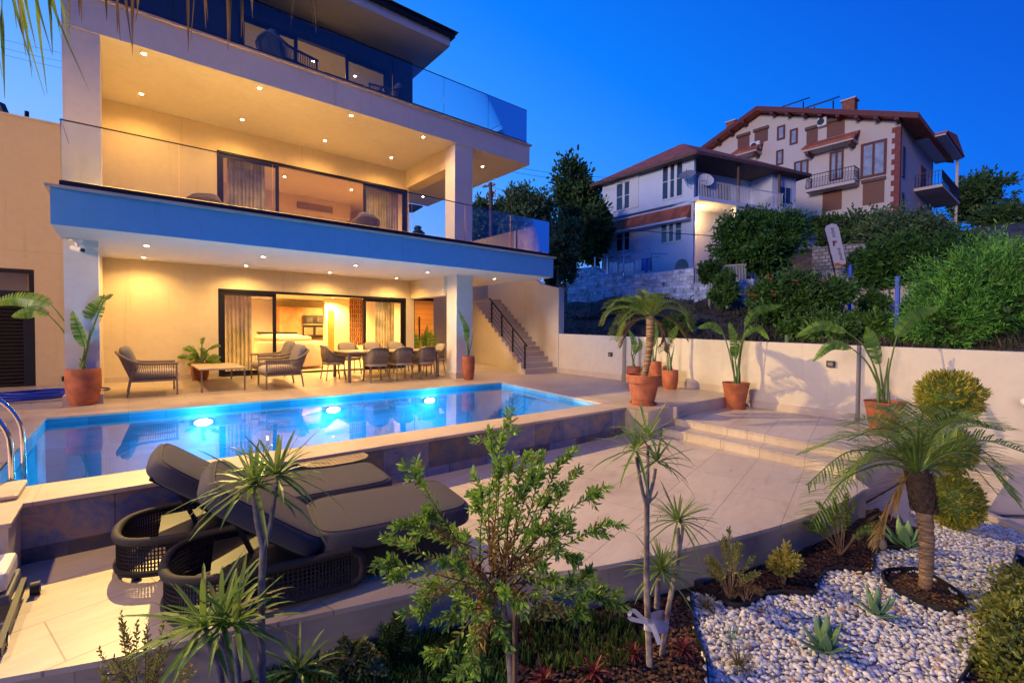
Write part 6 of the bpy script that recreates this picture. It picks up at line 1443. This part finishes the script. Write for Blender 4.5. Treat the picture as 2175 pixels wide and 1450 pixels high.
tv = bgtree('flowering trumpet bush with orange blossoms behind the garden wall', 1692, 640, 88, 48, 16, BUSHG, 460, 32, .15, 'bush', 'shrub', 'bushes behind the garden wall', seed=8, lumps=9)
mb = MB(); rng2 = np.random.RandomState(4); c = AD(1680, 625, 16); n = 15; d = rng2.normal(size=(n, 3)); d[:, 0] = -abs(d[:, 0]); d /= np.linalg.norm(d, axis=1, keepdims=True)
for q in d: mb.leaves(np.array(c)+q*np.array([1.6, 1.6, .9])*.95+rng2.normal(size=(7, 3))*.05, rng2.normal(size=(7, 3)), .09, .06)
mb.build('blossom', leafmat('orange_blossom', (.4, .1, .03), (.55, .2, .06), .3, .6), tv, world=True)
bgtree('ivy like dark bush hanging over the lower whitewashed wall', 1545, 615, 28, 40, 18.5, BUSHG, 90, 28, .14, 'bush', 'shrub', 'bushes behind the garden wall', seed=9)
bgtree('dark hedge under the beige apartment house', 1800, 490, 80, 36, 33, DARKG, 190, 28, .30, 'bush', 'shrub', 'bushes under the apartment house', seed=10)
bgtree('broad grey green bush below the apartment house corner', 1925, 500, 90, 52, 30, MIDG, 240, 30, .26, 'bush', 'shrub', 'bushes under the apartment house', seed=11)
bgtree('leafy green bush tree above the second blue post', 1940, 570, 92, 70, 20, TREEG, 330, 32, .18, 'bush', 'shrub', 'bushes under the apartment house', seed=12)
bgtree('dark tree right of the apartment house balconies', 2085, 420, 62, 52, 46, DARKG, 130, 28, .42, seed=13)
bgtree('distant dark trees at the right edge behind the conifer', 2140, 480, 70, 50, 38, DARKG, 150, 28, .36, seed=15)
bgtree('small dark shrub between banner and garden steps', 1855, 650, 26, 30, 18, BUSHG, 60, 24, .14, 'bush', 'shrub', 'bushes behind the garden wall', seed=16)
bgtree('low dark bush along the wall behind the strelitzias', 1790, 700, 95, 28, 14, BUSHG, 200, 28, .13, 'bush', 'shrub', 'bushes behind the garden wall', seed=17)
bgtree('small leafless tree top seen through the upper loggia', 888, 500, 9, 22, 34, MIDG, 16, 12, .2, seed=18)
# bright conifer
F = AD(2090, 760, 11.2); cn = thing('conifer', F, 'bright green feathery conifer just behind the garden wall', 'conifer'); rng3 = np.random.RandomState(9); mb = MB(); tw_ = MB()
def spray(mb, p, d, L, n, leaf):
    d = d/np.linalg.norm(d); P = []; Dd = []; s = np.cross(d, rng3.normal(size=3)); s /= np.linalg.norm(s)
    for i in range(n):
        u = i/n; P.append(p+d*L*u+np.array([0, 0, L*.22*u*u])); Dd.append(d*1.0+s*(1 if i % 2 else -1)*.75+rng3.normal(size=3)*.22+np.array([0, 0, .25]))
    mb.leaves(np.array(P), np.array(Dd), leaf, leaf*.22, rng3, .1)
for (px, py, rx, ry, D, n) in ((2090, 640, 125, 100, 11.4, 230), (2175, 600, 85, 75, 11.6, 110), (2005, 690, 62, 55, 11.2, 80), (2115, 570, 60, 40, 11.8, 60)):
    c = np.array(AD(px, py, D)); s = D/F_PX
    for i in range(n):
        d = rng3.normal(size=3); d /= np.linalg.norm(d); rr = .35+.6*rng3.rand(); p = c+d*np.array([rx*s, rx*s, ry*s])*rr*.8; dd = d*np.array([1, 1, .45])+np.array([0, 0, .35])+rng3.normal(size=3)*.15
        dd /= np.linalg.norm(dd); L0 = rng3.uniform(.45, .8); spray(mb, p, dd, L0, 20, .13)
        for k in range(5):
            q = p+dd*L0*(.2+.15*k); sdv = np.cross(dd, rng3.normal(size=3)); sdv /= np.linalg.norm(sdv); spray(mb, q, dd*.8+sdv*.7, L0*.5, 9, .10)
mb.build('foliage', CONI, cn, world=True); mb = MB()
for (px, py, rx, ry, D) in ((2090, 650, 95, 80, 11.6), (2175, 620, 70, 60, 11.8), (2010, 700, 40, 40, 11.4)): crown(mb, AD(px, py, D), (rx*D/F_PX, rx*D/F_PX, ry*D/F_PX), 90, 24, .2, .4, None, .3, .22)
mb.build('dark_core_foliage', DARKG, cn, world=True)  # darker leaf mass added to block light and deepen the core
MB().tube([AD(2090, 900, 11.4), AD(2090, 600, 11.4)], [.12, .04], 8).build('trunk', TRUNKG, cn, world=True)
vp_ = thing('vine_pipe', AD(1672, 722, 12.5), 'short green pipe stub rising behind the garden wall', 'pipe'); MB().tube([AD(1672, 760, 12.5), AD(1672, 711, 12.5)], .06, 10).build('pipe', plain('green_pipe', (.12, .17, .08), .6), vp_, world=True)
gl_ = thing('globe_lamp', AD(2182, 854, 6.3), 'white globe garden lamp cut by the right edge', 'lamp'); MB().ball(AD(2182, 854, 6.3), .07, 16, 12).build('globe', WP, gl_, world=True, smooth=180); MB().tube([AD(2182, 866, 6.3), AD(2182, 1120, 6.3)], .015, 6).build('stem', DARKM, gl_, world=True)

mb = MB(); rg = random.Random(3); n = 0
while n < 5200:
    px, py = rg.uniform(1195, 2175), rg.uniform(585, 745); d = ray(px, py); p = None
    tt = 9.0
    while tt < 45:
        q = CAM+d*tt
        if q.z < hill(q.x, q.y): p = q; break
        tt += .25
    n += 1
    if p is None or p.x < 11.8: continue
    z = hill(p.x, p.y)-.03
    for k in range(3):
        b0 = Vector((p.x+rg.uniform(-.15, .15), p.y+rg.uniform(-.15, .15), z)); dv = Vector((rg.uniform(-.5, .5), rg.uniform(-.5, .5), 1)).normalized(); l = rg.uniform(.06, .22)*(1 if rg.random() < .8 else 1.8)
        mb.strap([b0, b0+dv*l*.6, b0+dv*l+Vector((dv.x, dv.y, 0))*l*.3], [.02, .018, .003], Vector((rg.uniform(-1, 1), rg.uniform(-1, 1), 0)), .3)
tag(mb.build('slope_grass', leafmat('slope_weed', (.03, .045, .02), (.11, .09, .06), .25, .6)), 'sparse dry grass and weeds on the dark slope behind the wall', 'grass', kind='stuff')
bgtree('round green shrub on the slope left of the lower whitewashed wall', 1330, 655, 26, 18, 17.5, MIDG, 60, 24, .10, 'bush', 'shrub', 'bushes behind the garden wall', seed=21)
bgtree('low scrubby bush at the foot of the whitewashed wall', 1440, 690, 34, 20, 17, BUSHG, 70, 24, .11, 'bush', 'shrub', 'bushes behind the garden wall', seed=22)
bgtree('yellow green weedy shrub between the flowering bush and the conifer', 1850, 705, 40, 26, 13.5, CONI, 90, 24, .10, 'bush', 'shrub', 'bushes behind the garden wall', seed=23)
bgtree('dark tree filling the gap between banner and leafy bush tree', 1855, 560, 42, 36, 24, DARKG, 120, 26, .2, seed=24)
# ---------------------------------------------------------------- dusk sky and lamps
w = bpy.data.worlds.new('World'); SC.world = w; w.use_nodes = True; nt = w.node_tree; bg = nt.nodes['Background']
sky = N(nt, 'ShaderNodeTexSky', sky_type='NISHITA', sun_disc=False); sky.sun_elevation = R(-2.0); sky.sun_rotation = R(-9)
tc = N(nt, 'ShaderNodeTexCoord'); sp = N(nt, 'ShaderNodeSeparateXYZ'); nt.links.new(tc.outputs['Generated'], sp.inputs[0])
dt_ = N(nt, 'ShaderNodeVectorMath', operation='DOT_PRODUCT'); nt.links.new(tc.outputs['Generated'], dt_.inputs[0]); dt_.inputs[1].default_value = (-.15, .99, 0)
m1 = N(nt, 'ShaderNodeMath', operation='MULTIPLY_ADD'); m1.inputs[1].default_value = .62; m1.inputs[2].default_value = .60; nt.links.new(dt_.outputs['Value'], m1.inputs[0])
m2 = N(nt, 'ShaderNodeMath', operation='MULTIPLY_ADD'); m2.inputs[1].default_value = -.80; nt.links.new(sp.outputs['Z'], m2.inputs[0]); nt.links.new(m1.outputs[0], m2.inputs[2])
c = ramp(nt, m2.outputs[0], [(0, (.0, .032, .28)), (.25, (.0, .060, .42)), (.5, (.0, .115, .57)), (.75, (.025, .19, .64)), (1, (.15, .30, .68))])
c2 = mul(nt, sky.outputs[0], (.25, .5, 1.2), 1.0)
mx = N(nt, 'ShaderNodeMix', data_type='RGBA', blend_type='ADD'); mx.inputs[0].default_value = .10; nt.links.new(c, mx.inputs[6]); nt.links.new(c2, mx.inputs[7])
nt.links.new(mx.outputs[2], bg.inputs[0]); bg.inputs[1].default_value = 1.0
# floodlight beam of the bright outer downlight of the upper loggia
ld = bpy.data.lights.new('loggia_floodlight', 'SPOT'); ld.energy = 3900; ld.color = (1, .67, .21); ld.spot_size = R(98); ld.spot_blend = .35; ld.shadow_soft_size = .05
lo = bpy.data.objects.new('loggia_floodlight', ld); COL.objects.link(lo); lo.location = (.33, 11.74, 6.66); lo.rotation_euler = Vector((math.sin(R(27))*math.cos(R(41)), -math.cos(R(27))*math.cos(R(41)), -math.sin(R(41)))).to_track_quat('-Z', 'Y').to_euler()
# low afterglow from the west
sd = bpy.data.lights.new('sun', 'SUN'); sd.energy = .85; sd.angle = R(10); sd.color = (1, .78, .68); so = bpy.data.objects.new('sun', sd); COL.objects.link(so)
so.rotation_euler = Vector((.98, .12, -.12)).to_track_quat('-Z', 'Y').to_euler()
def spot(name, loc, aim, e, col, ang, blend=.5):
    ld = bpy.data.lights.new(name, 'SPOT'); ld.energy = e; ld.color = col; ld.spot_size = R(ang); ld.spot_blend = blend; ld.shadow_soft_size = .12
    lo = bpy.data.objects.new(name, ld); COL.objects.link(lo); lo.location = loc; lo.rotation_euler = (Vector(aim)-Vector(loc)).to_track_quat('-Z', 'Y').to_euler()
spot('street_lamp', (-2.9, 4.7, 6.3), (.9, 3.3, -.6), 680, (1, .60, .20), 112)
spot('yard_lamp', (-7.5, 8.5, 4.4), (-2.2, 14.2, 2.6), 900, (1, .60, .19), 80)
SC.view_settings.view_transform = 'Standard'; SC.view_settings.look = 'None'; SC.view_settings.exposure = .8; SC.view_settings.gamma = 1
SC.render.engine = 'CYCLES'; cy = SC.cycles; cy.use_denoising = True; cy.max_bounces = 8; cy.diffuse_bounces = 4; cy.glossy_bounces = 4; cy.transparent_max_bounces = 24; cy.sample_clamp_indirect = 6; cy.caustics_reflective = False; cy.caustics_refractive = False
